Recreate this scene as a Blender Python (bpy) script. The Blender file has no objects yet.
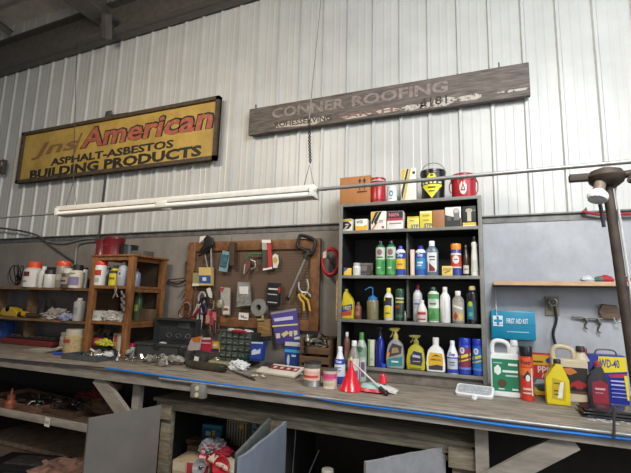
import bpy, bmesh, math, random
from mathutils import Vector, Matrix, Euler, noise
random.seed(7)
R_ = math.radians
scene = bpy.context.scene
col = scene.collection
# ------------------------------------------------------------------ camera, light, exposure
F_PX = 418.0
vx = -Vector((-1031, 36, F_PX)).normalized()
vz = Vector((74.5, -2706, F_PX)).normalized()
vz = (vz - vx * vz.dot(vx)).normalized()
vy = vz.cross(vx)
EYE = Vector((0, 0, 1.55))
def ray(px, py):
    d = Vector((px - 315.5, py - 236.5, F_PX))
    return Vector((vx.dot(d), vy.dot(d), vz.dot(d)))
def at(px, py, Y):
    d = ray(px, py); return EYE + d * (Y / d.y)
def atz(px, py, Z):
    d = ray(px, py); return EYE + d * ((Z - EYE.z) / d.z)
cd = bpy.data.cameras.new('camera'); cam = bpy.data.objects.new('camera', cd); col.objects.link(cam)
cd.sensor_width = 36; cd.lens = 36 * F_PX / 631; cd.clip_start = .05; cd.clip_end = 100
right = Vector((vx.x, vy.x, vz.x)); down = Vector((vx.y, vy.y, vz.y)); fwd = Vector((vx.z, vy.z, vz.z))
m = Matrix((right, -down, -fwd)).transposed().to_4x4(); m.translation = EYE
cam.matrix_world = m
scene.camera = cam
world = bpy.data.worlds.new('world'); scene.world = world; world.use_nodes = True
wb = world.node_tree.nodes['Background']; wb.inputs[0].default_value = (.80, .86, 1, 1); wb.inputs[1].default_value = .08
def area(name, loc, target, sx, sy, power, color):
    l = bpy.data.lights.new(name, 'AREA'); l.shape = 'RECTANGLE'; l.size = sx; l.size_y = sy; l.energy = power; l.color = color
    o = bpy.data.objects.new(name, l); col.objects.link(o); o.location = loc
    o.rotation_euler = (Vector(target) - Vector(loc)).to_track_quat('-Z', 'Y').to_euler(); return o
area('high_bay_light', (.9, .7, 3.9), (.5, 3.7, 1.5), 1.2, 1.0, 106, (.985, .985, .98))
area('high_bay_light', (-3.2, .6, 4.2), (-3.2, 3.7, 1.2), 1.2, .5, 62, (1, .86, .68))
area('doorway_daylight', (5.4, -.6, 3.2), (.6, 3.8, 1.9), 3.0, 3.0, 140, (.80, .89, 1))
area('added_front_fill', (.5, -4.2, 1.9), (-.8, 3.5, .7), 5.5, 2.6, 46, (1, .98, .94))  # broad dim fill added behind the camera, not a known opening
scene.view_settings.view_transform = 'Standard'; scene.view_settings.look = 'None'
scene.view_settings.exposure = .52; scene.view_settings.gamma = 1
# ------------------------------------------------------------------ materials
def lin(h):
    if not isinstance(h, str): return h
    v = [int(h[i:i+2], 16) / 255 for i in (0, 2, 4)]
    return tuple(c / 12.92 if c <= .04045 else ((c + .055) / 1.055) ** 2.4 for c in v)
MATS = {}
def mat(c, rough=.5, metal=0, var=.12, scale=14, bump=0, stretch=None, name=None, c2=None, trans=0, thr=None):
    key = (c, rough, metal, var, scale, bump, stretch, c2, trans, thr)
    if key in MATS: return MATS[key]
    M = bpy.data.materials.new(name or 'material_' + (c if isinstance(c, str) else 'x')); M.use_nodes = True
    N = M.node_tree.nodes; L = M.node_tree.links; b = N['Principled BSDF']
    rgb = lin(c)
    b.inputs['Roughness'].default_value = rough; b.inputs['Metallic'].default_value = metal
    if trans: b.inputs['Transmission Weight'].default_value = trans; b.inputs['IOR'].default_value = 1.25
    tc = N.new('ShaderNodeTexCoord'); mp = N.new('ShaderNodeMapping'); nz = N.new('ShaderNodeTexNoise')
    L.new(tc.outputs['Object'], mp.inputs[0]); L.new(mp.outputs[0], nz.inputs['Vector'])
    if stretch: mp.inputs['Scale'].default_value = stretch
    nz.inputs['Scale'].default_value = scale; nz.inputs['Detail'].default_value = 6; nz.inputs['Roughness'].default_value = .62
    rp = N.new('ShaderNodeValToRGB'); L.new(nz.outputs['Fac'], rp.inputs[0])
    lo = lin(c2) if c2 else tuple(v * (1 - 2.2 * var) for v in rgb)
    hi = rgb if c2 else tuple(min(1, v * (1 + var)) for v in rgb)
    a, z = thr if thr else (.3, .7)
    rp.color_ramp.elements[0].position = a; rp.color_ramp.elements[1].position = z
    rp.color_ramp.elements[0].color = (*[max(0, v) for v in lo], 1); rp.color_ramp.elements[1].color = (*hi, 1)
    L.new(rp.outputs[0], b.inputs['Base Color'])
    if bump:
        bp = N.new('ShaderNodeBump'); bp.inputs['Strength'].default_value = bump; bp.inputs['Distance'].default_value = .01
        L.new(nz.outputs['Fac'], bp.inputs['Height']); L.new(bp.outputs[0], b.inputs['Normal'])
    MATS[key] = M; return M
def plastic(c, rough=.32): return mat(c, rough, var=.04)
def paper(c): return mat(c, .6, var=.05)
def steel(c='8f8d88', rough=.35): return mat(c, rough, .5, var=.15, scale=30)
def wood(c, c2=None, rough=.7, st=(1, 9, 9), sc=6): return mat(c, rough, var=.3, scale=sc, stretch=st, bump=.25, c2=c2)
def M_(c):
    return paper(c) if isinstance(c, str) else c
# ------------------------------------------------------------------ mesh collector
class MB:
    def __init__(s): s.bm = bmesh.new()
    def _x(s, vs, rot, c):
        if rot is not None:
            bmesh.ops.rotate(s.bm, verts=vs, cent=Vector(c), matrix=Euler(rot).to_matrix())
    def box(s, c, d, bev=0, rot=None):
        r = bmesh.ops.create_cube(s.bm, size=1); vs = r['verts']
        for v in vs: v.co = Vector((v.co.x * d[0] + c[0], v.co.y * d[1] + c[1], v.co.z * d[2] + c[2]))
        if bev:
            es = list({e for v in vs for e in v.link_edges})
            rr = bmesh.ops.bevel(s.bm, geom=es, offset=bev, segments=2, affect='EDGES', profile=.5)
            vs = list({v for f in rr['faces'] for v in f.verts} | {v for v in vs if v.is_valid})
        s._x(vs, rot, c); return s
    def ring(s, c, u, w, r, seg):
        return [s.bm.verts.new(c + u * (r * math.cos(2 * math.pi * i / seg)) + w * (r * math.sin(2 * math.pi * i / seg))) for i in range(seg)]
    def loft(s, rings, closed=False, caps=True):
        n = len(rings[0]); prs = list(zip(rings, rings[1:])) + ([(rings[-1], rings[0])] if closed else [])
        for a, b in prs:
            for i in range(n):
                try: s.bm.faces.new((a[i], a[(i+1) % n], b[(i+1) % n], b[i]))
                except ValueError: pass
        if caps and not closed:
            for q in (rings[0][::-1], rings[-1]):
                try: s.bm.faces.new(q)
                except ValueError: pass
        return s
    def lathe(s, prof, seg=20, o=(0, 0, 0), sy=1.0, sx=1.0):
        rs = []
        for r, z in prof:
            r = max(r, .0004)
            rs.append([s.bm.verts.new((o[0] + sx * r * math.cos(2*math.pi*i/seg), o[1] + sy * r * math.sin(2*math.pi*i/seg), o[2] + z)) for i in range(seg)])
        return s.loft(rs)
    def tube(s, pts, r, seg=8, closed=False):
        P = [Vector(p) for p in pts]; n = len(P); rs = []; up = Vector((0, 0, 1)); u = None
        for i, p in enumerate(P):
            if closed: t = P[(i+1) % n] - P[i-1]
            else: t = P[min(i+1, n-1)] - P[max(i-1, 0)]
            t.normalize()
            if u is None:
                u = t.cross(up)
                if u.length < .05: u = t.cross(Vector((0, 1, 0)))
            u = (u - t * u.dot(t)).normalized(); w = t.cross(u)
            rr = r[i] if isinstance(r, (list, tuple)) else r
            rs.append(s.ring(p, u, w, rr, seg))
        return s.loft(rs, closed)
    def cyl(s, a, b, r, r2=None, seg=14): return s.tube([a, b], [r, r2 if r2 is not None else r], seg)
    def prism(s, out, y0, y1, bev=0):
        a = [s.bm.verts.new((x, y0, z)) for x, z in out]; b = [s.bm.verts.new((x, y1, z)) for x, z in out]
        n = len(out); fs = [s.bm.faces.new(a), s.bm.faces.new(b[::-1])]
        for i in range(n): fs.append(s.bm.faces.new((a[i], b[i], b[(i+1) % n], a[(i+1) % n])))
        if bev:
            es = [e for f in fs[:2] for e in f.edges]
            bmesh.ops.bevel(s.bm, geom=es, offset=bev, segments=3, affect='EDGES', profile=.6)
        return s
    def quad(s, pts, th=.001):
        P = [Vector(p) for p in pts]; n = (P[1]-P[0]).cross(P[2]-P[0]).normalized() * th
        a = [s.bm.verts.new(p) for p in P]; b = [s.bm.verts.new(p + n) for p in P]; k = len(P)
        s.bm.faces.new(a); s.bm.faces.new(b[::-1])
        for i in range(k): s.bm.faces.new((a[i], b[i], b[(i+1) % k], a[(i+1) % k]))
        return s
    def xf(s, M): s.bm.transform(M); return s
    def build(s, name, m, parent=None, smooth=True, loc=None, rot=None):
        bmesh.ops.recalc_face_normals(s.bm, faces=s.bm.faces)
        me = bpy.data.meshes.new(name); s.bm.to_mesh(me); s.bm.free()
        me.materials.append(M_(m))
        if smooth and len(me.polygons):
            me.polygons.foreach_set('use_smooth', [True] * len(me.polygons)); me.set_sharp_from_angle(angle=R_(38))
        o = bpy.data.objects.new(name, me); col.objects.link(o)
        if parent: o.parent = parent
        if loc: o.location = loc
        if rot: o.rotation_euler = rot
        return o
def tag(o, label, cat, group=None, kind=None):
    if label: o['label'] = label
    if cat: o['category'] = cat
    if group: o['group'] = group
    if kind: o['kind'] = kind
    return o
def thing(name, label, cat, loc=(0, 0, 0), rz=0, group=None, rot=None):
    o = bpy.data.objects.new(name, None); col.objects.link(o); o.empty_display_size = .05
    o.location = loc; o.rotation_euler = rot if rot else (0, 0, rz); return tag(o, label, cat, group)
def structure(o): o['kind'] = 'structure'; return o
def smooth_path(pts, n=6, closed=False):
    P = [Vector(p) for p in pts]; out = []; k = len(P)
    rng = range(k) if closed else range(k - 1)
    for i in rng:
        a = P[(i-1) % k] if closed or i > 0 else P[0]; b = P[i]; c = P[(i+1) % k]; d = P[(i+2) % k] if closed or i < k-2 else P[-1]
        for j in range(n):
            t = j / n
            out.append(.5 * ((2*b) + (c-a)*t + (2*a-5*b+4*c-d)*t*t + (3*b-a-3*c+d)*t**3))
    if not closed: out.append(P[-1])
    return out
def text_bm(s, bold=0.0, ext=.02, shear=0):
    c = bpy.data.curves.new('lettering', 'FONT'); c.body = s; c.size = 1; c.extrude = ext; c.offset = bold; c.shear = shear; c.resolution_u = 2
    o = bpy.data.objects.new('lettering', c); col.objects.link(o); bpy.context.view_layer.update()
    me = o.to_mesh(); bm = bmesh.new(); bm.from_mesh(me); o.to_mesh_clear()
    bpy.data.objects.remove(o); bpy.data.curves.remove(c)
    xs = [v.co.x for v in bm.verts]; ys = [v.co.y for v in bm.verts]
    x0, x1, y0, y1 = min(xs), max(xs), min(ys), max(ys)
    for v in bm.verts: v.co = Vector(((v.co.x - x0) / (x1 - x0), -v.co.z, (v.co.y - y0) / (y1 - y0)))   # unit box, faces -Y
    return bm
def words(s, x0, x1, z0, z1, y, m, parent, bold=0.0, shear=0, slope=0, name='lettering', th=.001):
    b = MB(); b.bm = text_bm(s, bold, .02, shear)
    for v in b.bm.verts:
        x = x0 + v.co.x * (x1 - x0)
        v.co = Vector((x, y + (v.co.y / .02) * th * .5 , z0 + v.co.z * (z1 - z0) + slope * (x - x0)))
    return b.build(name, m, parent, smooth=False)
# decals on a front: coordinates u in -1..1 across, v in 0..1 up
# ('r', u0,u1,v0,v1,colour) rectangle; ('p', [(u,v)..], colour) polygon; ('t', text,u0,u1,v0,v1,colour); ('e', u,v,ru,rv,colour) ellipse
def decals(t, hw, hy, H, items, rnd):
    first = None; lay = 0
    for it in items:
        lay += 1; off = .0006 + .0005 * lay
        k = it[0]; b = MB()
        if k == 'r':
            _, u0, u1, v0, v1, c = it; n = 12 if rnd else 1
            lo = [(u0 + (u1-u0)*i/n, v0) for i in range(n+1)]; hi = [(u1 - (u1-u0)*i/n, v1) for i in range(n+1)]
            if rnd:
                A = [b.bm.verts.new((u, 0, v)) for u, v in lo]; B = [b.bm.verts.new((u, 0, v)) for u, v in hi[::-1]]
                for i in range(n): b.bm.faces.new((A[i], A[i+1], B[i+1], B[i]))
            else: b.bm.faces.new([b.bm.verts.new((u, 0, v)) for u, v in lo + hi])
        elif k == 'p': _, pts, c = it; b.bm.faces.new([b.bm.verts.new((u, 0, v)) for u, v in pts])
        elif k == 'e': _, u, v, ru, rv, c = it; b.bm.faces.new([b.bm.verts.new((u + ru*math.cos(a*math.pi/10), 0, v + rv*math.sin(a*math.pi/10))) for a in range(20)])
        else:
            _, s, u0, u1, v0, v1, c = it; b.bm.free(); b.bm = text_bm(s, .02, .0, 0)
            for w in b.bm.verts: w.co = Vector((u0 + w.co.x*(u1-u0), 0, v0 + w.co.z*(v1-v0)))
        if rnd and k in 'pet':
            bmesh.ops.triangulate(b.bm, faces=b.bm.faces)
            bmesh.ops.subdivide_edges(b.bm, edges=[e for e in b.bm.edges if abs(e.verts[0].co.x - e.verts[1].co.x) > .12], cuts=3, use_grid_fill=True)
        for w in b.bm.verts:
            u, v = w.co.x, w.co.z
            if rnd: a = math.asin(max(-.995, min(.995, u))); w.co = Vector(((hw + off) * math.sin(a), -(hy + off) * math.cos(a), v * H))
            else: w.co = Vector((u * hw, -hy - off, v * H))
        nm = 'lettering' if k == 't' else ('label' if first is None else 'print_patch')
        o = b.build(nm, c, t if first is None else first, smooth=False)
        if first is None: first = o
    return first
def span(x0, x1, yt, Y, zb):
    xm = (x0 + x1) / 2; a = at(x0, yt, Y); b = at(x1, yt, Y); c = at(xm, yt, Y)
    # use the x at mid height
    h = c.z - zb
    lo = None
    for py in range(int(yt), 480):
        if at(xm, py, Y).z <= zb: lo = py; break
    ym = (yt + (lo or yt + 20)) / 2
    a = at(x0, ym, Y); b = at(x1, ym, Y)
    return (a.x + b.x) / 2, abs(b.x - a.x), h
PROF = {  # body profile, cap profile: (radius share, height share)
 'aero': ([(.92, 0), (1, .01), (1, .80), (.93, .83), (.62, .875), (.55, .885)], [(.50, .875), (.52, .90), (.50, .985), (.42, 1)]),
 'aerocap': ([(.92, 0), (1, .01), (1, .80), (.95, .82)], [(.97, .81), (.99, .83), (.99, .98), (.93, 1)]),
 'bottle': ([(.93, 0), (1, .02), (1, .68), (.9, .75), (.5, .84), (.4, .86)], [(.44, .85), (.46, .87), (.46, .985), (.4, 1)]),
 'neck': ([(.95, 0), (1, .02), (1, .50), (.86, .62), (.6, .74), (.42, .84), (.36, .88)], [(.42, .87), (.42, .985), (.36, 1)]),
 'taper': ([(1, 0), (1, .05), (.86, .5), (.66, .72), (.78, .78), (.78, .84), (.4, .88)], [(.5, .87), (.52, .97), (.46, 1)]),
 'can': ([(1, 0), (1.0, .02), (.96, .04), (.96, .84), (1, .87), (1, .9)], [(.97, .88), (.97, .98), (.9, 1)]),
 'jar': ([(.94, 0), (1, .03), (1, .70), (.88, .76)], [(.9, .75), (.9, .985), (.84, 1)]),
 'widecap': ([(.94, 0), (1, .02), (1, .68), (.7, .76)], [(.66, .74), (.68, .98), (.6, 1)]),
}
def round_thing(name, label, cat, x0, x1, yt, Y, zb, kind, body, cap, dec=(), group=None, sy=1.0, capname='cap', rz=0):
    cx, w, h = span(x0, x1, yt, Y, zb); r = w / 2 * .985
    t = thing(name, label, cat, (cx, Y, zb), rz if rz is not None else 0, group)
    bp, cp = PROF[kind]
    MB().lathe([(a*r, z*h) for a, z in [(0, 0)] + bp + [(0, bp[-1][1])]], 24, sy=sy).build('body', body, t)
    if cap: MB().lathe([(a*r, z*h) for a, z in [(0, cp[0][1])] + cp + [(0, 1)]], 20, sy=sy).build(capname, cap, t)
    decals(t, r, r*sy, h, dec, True); return t
def box_thing(name, label, cat, x0, x1, yt, Y, zb, dep, body, dec=(), group=None, rz=0, bev=.0015, flap=None):
    cx, w, h = span(x0, x1, yt, Y, zb)
    t = thing(name, label, cat, (cx, Y + dep/2, zb), rz, group)
    MB().box((0, 0, h/2), (w, dep, h), bev).build('carton' if cat == 'box' else 'body', body, t)
    if flap: MB().box((0, 0, h + .0008), (w*.96, dep*.9, .0015)).build('top_flap', flap, t)
    decals(t, w/2, dep/2, h, dec, False); return t
# ------------------------------------------------------------------ the shell
WY = 3.9                                                   # the wall's plane
LEDGE = 2.315
panel = mat('bcbdb9', .38, .0, var=.05, scale=2.2, bump=.06, name='white_ribbed_steel')
b = MB(); x = -9.0; pts = []
P = .276; k = 0
x = -9.03
while x < 5:
    pts += [(x, 0), (x + .012, -.022), (x + .034, -.022), (x + .046, 0), (x + .116, 0), (x + .124, -.0025), (x + .136, -.0025), (x + .144, 0), (x + .188, 0), (x + .196, -.0025), (x + .208, -.0025), (x + .216, 0)]
    x += P
A = [b.bm.verts.new((px, WY + py, LEDGE)) for px, py in pts]; B = [b.bm.verts.new((px, WY + py, 7.0)) for px, py in pts]
A2 = [b.bm.verts.new((px, WY + .02, LEDGE)) for px, py in pts]
for i in range(len(pts)-1):
    b.bm.faces.new((A[i], A[i+1], B[i+1], B[i])); b.bm.faces.new((A2[i], A2[i+1], A[i+1], A[i]))
structure(b.build('wall_back', panel, smooth=False))
paint = mat('a6a8ac', .42, 0, var=.08, scale=7, bump=.1, stretch=(1.2, 1, .8), name='grey_painted_boards')
paint_dimmed = mat('837d76', .45, 0, var=.10, scale=5, bump=.1, stretch=(1.2, 1, .8), name='brown_grey_boards_dimmed')  # brown-grey paint, with the dimmer warm light of this end mixed into it
structure(MB().box((-4.8, WY + .02, LEDGE/2), (8.4, .06, LEDGE)).build('wall_lower_left', paint_dimmed))
structure(MB().box((2.2, WY + .02, LEDGE/2), (5.6, .06, LEDGE)).build('wall_lower_right', paint))
b = MB()
b.box((-2, WY - .022, LEDGE + .004), (14, .044, .012)).box((-2, WY - .004, LEDGE - .028), (14, .030, .055))
structure(b.build('trim_1', mat('6d6c69', .5, .3, var=.2)))
b = MB()
for sx in (-7.4, -5.02, -2.60, 1.5):
    b.box((sx, WY - .0125, 1.15), (.006, .005, 2.26))
structure(b.build('trim_2', mat('77777a', .6)))
structure(MB().box((-2, 1.2, -.05), (16, 7, .1)).build('floor', mat('5e5044', .75, var=.3, scale=2.5, bump=.2, c2='3c342d')))
# roof: insulation blanket, steel frame
dk = mat('5b5751', .5, .1, var=.12)
r0 = at(0, 78, WY - .02); r1 = at(250, 3, WY - .02); sl = (r1.z - r0.z) / (r1.x - r0.x)
def zr(x): return r0.z + sl * (x - r0.x)
gx = at(100, 30, WY-.3).x
roofm = mat('e2dccf', .8, var=.12, scale=3, bump=.5)
structure(MB().box(((gx-9.5)/2, 1.9, 5.95), (abs(-9.5-gx), 5, .1)).build('ceiling', roofm))
structure(MB().box(((gx+5)/2, 1.9, 5.95), (5-gx, 5, .1)).build('ceiling_right', mat('4a4744', .8, var=.1)))
t = thing('roof_beam', 'dark painted steel rafter beam running along the wall top', 'beam', (0, 0, 0))
def flange(y0, y1, dz, th, name, x0=-9, x1=4.5):
    b = MB(); z0, z1 = zr(x0) + dz, zr(x1) + dz
    b.quad([(x0, y0, z0), (x1, y0, z1), (x1, y1, z1), (x0, y1, z0)], th)
    b.build(name, dk, t)
BH = .42
flange(WY - .26, WY - .04, 0, .02, 'bottom_flange'); flange(WY - .26, WY - .04, BH, .02, 'top_flange')
x0, x1 = -9, 4.5
MB().quad([(x0, WY-.15, zr(x0)), (x1, WY-.15, zr(x1)), (x1, WY-.15, zr(x1)+BH), (x0, WY-.15, zr(x0)+BH)], .012).build('web', dk, t)
MB().box((gx, WY-.23, zr(gx)+BH/2+.01), (.03, .14, BH-.03)).build('stiffener', dk, t)
t = thing('cross_beam', 'dark steel cross beam meeting the rafter above the yellow sign', 'beam', (gx + .05, 0, 0))
b = MB(); b.box((0, 2.1, zr(gx)+.14), (.30, 3.0, .02)).box((0, 2.1, zr(gx)+.75), (.30, 3.0, .02)).box((0, 2.1, zr(gx)+.45), (.014, 3.0, .60)); b.build('girder', dk, t)
MB().box((.12, WY-.34, zr(gx)-.0), (.09, .09, .30), rot=(.5, .5, 0)).build('brace_foot', dk, t)
MB().tube([(-.35, WY-.3, zr(gx)+.75), (-.08, WY-.3, zr(gx)+.12)], .035, 4).build('side_brace', dk, t)
for i, (dy, dz) in enumerate(((2.55, 5.80), (3.0, 5.80), (3.3, 5.74))):
    tag(MB().cyl((-9, dy, dz), (gx - .1, dy, dz + .04), .022, seg=8).build('roof_rod', mat('3a2f2a', .6)), ['thin dark roof rod farthest from the wall', 'thin dark roof rod between its two neighbours', 'thin dark roof rod nearest the wall'][i], 'rod', 'thin rods under the roof')
p_ = at(12, 30, WY-.3); q_ = at(-6, 0, 2.6)
tag(MB().tube([(p_.x, WY-.3, zr(p_.x)+BH+.02), (p_.x-.35, 2.6, 5.86)], .06, 4).build('roof_strut', dk), 'short thick dark strut at the photo\'s top left corner', 'strut')
# ------------------------------------------------------------------ yellow sign
SY = WY - .10
pa, pb, pc, pd = at(24, 134.5, SY), at(220.5, 95, SY), at(217, 157, SY), at(16.5, 186, SY)
sx0, sx1 = (pa.x + pd.x)/2, (pb.x + pc.x)/2; sz0, sz1 = (pc.z + pd.z)/2, (pa.z + pb.z)/2
t = thing('advertising_sign', 'long weathered yellow framed sign reading ASPHALT-ASBESTOS BUILDING PRODUCTS', 'sign', ((sx0+sx1)/2, SY, sz0))
def L(px, py, Y=SY): p = at(px, py, Y); return p.x - (sx0+sx1)/2, p.z - sz0
W_, H_ = sx1 - sx0, sz1 - sz0
yel = mat('bd9d50', .5, var=.1, scale=3.5, c2='9a7e3c', thr=(.3, .6), name='weathered_yellow_paint')
MB().box((0, .02, H_/2), (W_, .03, H_)).build('panel', yel, t)
fr = mat('4f4233', .7, var=.25, scale=20)
b = MB(); f = .045
b.box((0, 0, f/2), (W_, .06, f)).box((0, 0, H_-f/2), (W_, .06, f)).box((-W_/2+f/2, 0, H_/2), (f, .06, H_)).box((W_/2-f/2, 0, H_/2), (f, .06, H_))
b.build('frame', fr, t)
blk = mat('2b2a22', .6, var=.2); red = mat('a35548', .6, var=.2, scale=16, c2='b8803a', thr=(.3, .5)); pale = mat('7e6838', .6, var=.2, scale=20, c2='8a5a40', thr=(.4, .6))
def sw(s, p0, p1, hpx, m, bold=0, shear=0, y=.004, th=.003):
    x0, z0 = L(*p0); x1, z1 = L(*p1); k = (z1-z0)/(x1-x0)
    zt0 = L(p0[0], p0[1] - hpx)[1]
    return words(s, x0, x1, z0, zt0, y - .0, m, t, bold, shear, k, th=th)
sw('ASPHALT-ASBESTOS', (50, 166), (173, 147.5), 7.2, blk, .035, y=-.0015+.005)
sw('BUILDING PRODUCTS', (29, 179.8), (201, 155.8), 9.2, blk, .045, y=-.0015+.005)
sw('Jns', (31, 160.5), (77, 152.5), 15.5, pale, .015, .25, y=.002)
sw('/', (72, 156.5), (80, 153), 20, pale, 0, .1, y=.002)
sw('American', (79, 149.5), (214, 128), 20.5, blk, .055, .12, y=.0035)
sw('American', (80.5, 148.8), (212.5, 128.4), 19, red, .022, .12, y=-.0005)
MB().box((0, 0, 0), (.10, .02, .12), .004).build('hanging_bracket', steel('6b6a66'), t, loc=(L(107, 110)[0], .03, H_ + .05))
MB().tube([(L(110, 112)[0], .02, H_ + .03), (L(128, 108)[0], .02, H_ + .02)], .012, 8).build('hanging_wire', mat('333333'), t)
# ------------------------------------------------------------------ wooden board sign
pa, pb, pc, pd = at(249, 108.5, SY), at(528.5, 63.5, SY), at(531, 96, SY), at(249, 134.5, SY)
sx0, sx1 = (pa.x + pd.x)/2, (pb.x + pc.x)/2; sz0, sz1 = (pc.z + pd.z)/2, (pa.z + pb.z)/2
t = thing('plank_sign', 'long dark weathered plank sign with faded lettering beside the yellow sign', 'sign', ((sx0+sx1)/2, SY, sz0))
W_, H_ = sx1 - sx0, sz1 - sz0
old = wood('746c65', '49413c', .85, (1, 8, 8), 7)
MB().box((0, .02, H_/2), (W_, .05, H_), .004).build('plank', old, t)
patch = mat('b5ada0', .8, var=.2, scale=22, c2='8f8377', thr=(.3, .42)); wht = mat('c9c3b8', .8, var=.3, scale=26, c2='9a8d80', thr=(.38, .52)); dull = mat('968a84', .85, var=.2, scale=20, c2='6a5e58')
flk = mat('b0a99e', .8, var=.2, scale=30, c2='5b504a', thr=(.42, .5))
def Lp(px, py): return L(px, py)
sw('CONNER', (272, 119), (345, 108.5), 10, dull, .03, y=-.0065); sw('ROOFING', (352, 107), (448, 92), 10.5, dull, .03, y=-.0065)
sw('ROHESSERVING', (275, 128), (332, 120.5), 5.5, mat('51453e', .8, var=.2), .02, y=-.0085); sw('-EARTH-', (333, 120.3), (400, 111), 4.5, mat('8e6258', .8, var=.2, c2='6e5c53'), .02, y=-.0085)
sw('4181', (420, 107.5), (447, 103.5), 8, mat('3a322e', .8), .0, y=-.0085)
for (u, v, w, h) in ((302, 122.6, 68, 8), (355, 116.5, 34, 4), (388, 110.5, 26, 5), (412, 107.5, 26, 6), (440, 103, 40, 9), (470, 97.5, 34, 6), (512, 91, 34, 3)):
    pts = []
    for a in range(16):
        rr = 1 + random.uniform(-.3, .12); q = a * math.pi / 8
        px = u + w/2 * math.cos(q) * rr; py = v - h/2 * math.sin(q) * rr - (px - u) * .15; X, Z = L(px, py); pts.append((X, max(.006, min(H_-.01, Z))))
    MB().prism(pts, -.0065, -.0052).build('flaked_paint', patch if u < 400 else flk, t)
MB().box((0, 0, 0), (.012, .012, .07)).build('hook', steel('55524c'), t, loc=(L(499, 66)[0], .02, H_ + .02))
MB().box((0, 0, 0), (.012, .012, .07)).build('hook', steel('55524c'), t, loc=(L(255, 106)[0], .02, H_ + .02))
# ------------------------------------------------------------------ tube light fixture and conduits
FY = 2.5
p0, p1 = at(60, 213.5, FY), at(317, 191, FY); zc = (p0.z + p1.z)/2; cx = (p0.x+p1.x)/2; Lf = p1.x - p0.x
t = thing('tube_light', 'long white two tube strip light hanging below the yellow sign', 'light fixture', (cx, FY, zc))
wm = mat('d5d3cb', .35, var=.05)
MB().box((0, .0, .025), (Lf, .09, .04), .004).box((0, 0, .0), (Lf - .1, .04, .02)).build('housing', wm, t)
for s in (-1, 1):
    MB().box((s*(Lf/2-.02), 0, -.005), (.03, .12, .065), .004).build('end_cap', wm, t)
    MB().cyl((-Lf/2+.03, s*.036, -.022), (Lf/2-.03, s*.036, -.022), .019, seg=14).build('tube', mat('e6e4dc', .25, var=.02), t)
xb = at(165, 208, FY).x - cx
MB().box((xb, 0, -.01), (.10, .11, .05), .004).cyl((xb, -.03, -.045), (xb+.09, -.03, -.05), .008).build('centre_socket', wm, t)
b = MB(); b.tube([(Lf/2-.1, 0, .04), (Lf/2-.06, 0, .20), (Lf/2-.02, 0, .04)], .003, 6); b.build('hanger', mat('55524c'), t)
b = MB(); b.tube([(-Lf/2+.06, 0, .04), (-Lf/2+.12, 0, .26), (-Lf/2+.20, 0, .04)], .003, 6); b.build('hanger', mat('55524c'), t)
def chain(label, a, b_, links, r=.007):
    t = thing('chain', label, 'chain', a); v = Vector(b_) - Vector(a); n = links; bb = MB()
    st = v / n; q = v.to_track_quat('Z', 'Y').to_matrix()
    for i in range(n):
        c = st * (i + .5); hl = st.length * .62; up = (i % 2) * math.pi / 2
        pts = [c + q @ Vector((math.cos(k*math.pi/4)*.009*math.cos(up), math.cos(k*math.pi/4)*.009*math.sin(up), math.sin(k*math.pi/4)*hl)) for k in range(8)]
        bb.tube(pts, .0035, 4, True)
    bb.build('links', mat('4c4945', .4, .6), t); return t
e = p1 + Vector((-.055, 0, .20)); topc = at(309, 120, FY)
chain('dark link chain holding the right end of the tube light', (e.x, FY, e.z), (topc.x, FY, topc.z), 26)
tt = at(321, 0, FY)
tag(MB().tube([(topc.x, FY, topc.z), (tt.x, FY, tt.z), (tt.x + .12, FY, 6.7)], .004, 6).build('suspension_cord', mat('6f6c66')), 'thin cord rising past the plank sign to the roof', 'cord')
e = Vector((p0.x + .12, FY, zc + .26)); tt = at(77, 44, WY-.2)
tag(MB().tube([e, tt], .0035, 6).build('suspension_cord', mat('3d3a35')), 'thin dark cord crossing the yellow sign up to the beam', 'cord')
# conduit in the light's line
gal = mat('9b9a95', .4, .5, var=.1)
a, b2 = at(0, 217, FY), at(60, 213.5, FY)
tag(MB().tube([at(-60, 222, FY), (b2.x, FY, b2.z)], .009, 8).build('conduit', gal), 'thin grey conduit running left from the strip light', 'conduit')
a, b2 = at(318, 189.5, FY), at(631, 161.5, FY)
tag(MB().tube([a, b2, b2 + (b2-a)*.6], .012, 10).build('conduit', gal), 'grey overhead conduit from the strip light to the lamp pole', 'conduit')
CY = WY - .03
tag(MB().tube(smooth_path([at(-40, 224, CY-.1), at(8, 229, CY-.06), at(36, 235, CY-.03), at(52, 247, CY), at(74, 262, CY)]), .013, 8).build('cable', mat('4a4743')), 'dark sagging cable crossing the wall edge at far left', 'cable')
tag(MB().tube(smooth_path([at(42, 240, CY), at(62, 243.5, CY), at(84, 239, CY), at(97, 239, CY)]), .012, 8).build('conduit', gal), 'short grey conduit lying along the wall edge left of the red cans', 'conduit')
tag(MB().tube(smooth_path([at(96, 241, CY), at(84, 242.5, CY), at(77, 247, CY), at(75, 266, CY), at(74, 285, CY)]), .014, 8).build('conduit', gal), 'grey conduit bending down the wall behind the cream jug', 'conduit')
tag(MB().tube([at(105.5, 176, SY+.05), at(101, 215, SY+.05), at(98.5, 240, SY+.05)], .011, 8).build('cable', mat('37342f')), 'black cable dropping from the yellow sign to the wall edge', 'cable')
tag(MB().box(at(98, 240, CY), (.06, .05, .06), .006).build('junction_box', mat('4a4743')), 'small dark junction box where cable meets the wall edge', 'box')
# old mount at far left of the sign
t = thing('wall_bracket', 'small rusty bracket on the wall left of the yellow sign', 'bracket', at(3, 167, WY - .1))
MB().box((0, 0, 0), (.09, .06, .22), .01).build('plate', mat('4b443c', .6), t)
MB().tube([(.03*math.cos(a*math.pi/5), -.04, .04+.05*math.sin(a*math.pi/5)) for a in range(10)], .01, 6, True).build('ring', steel('8a857c'), t)
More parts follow.
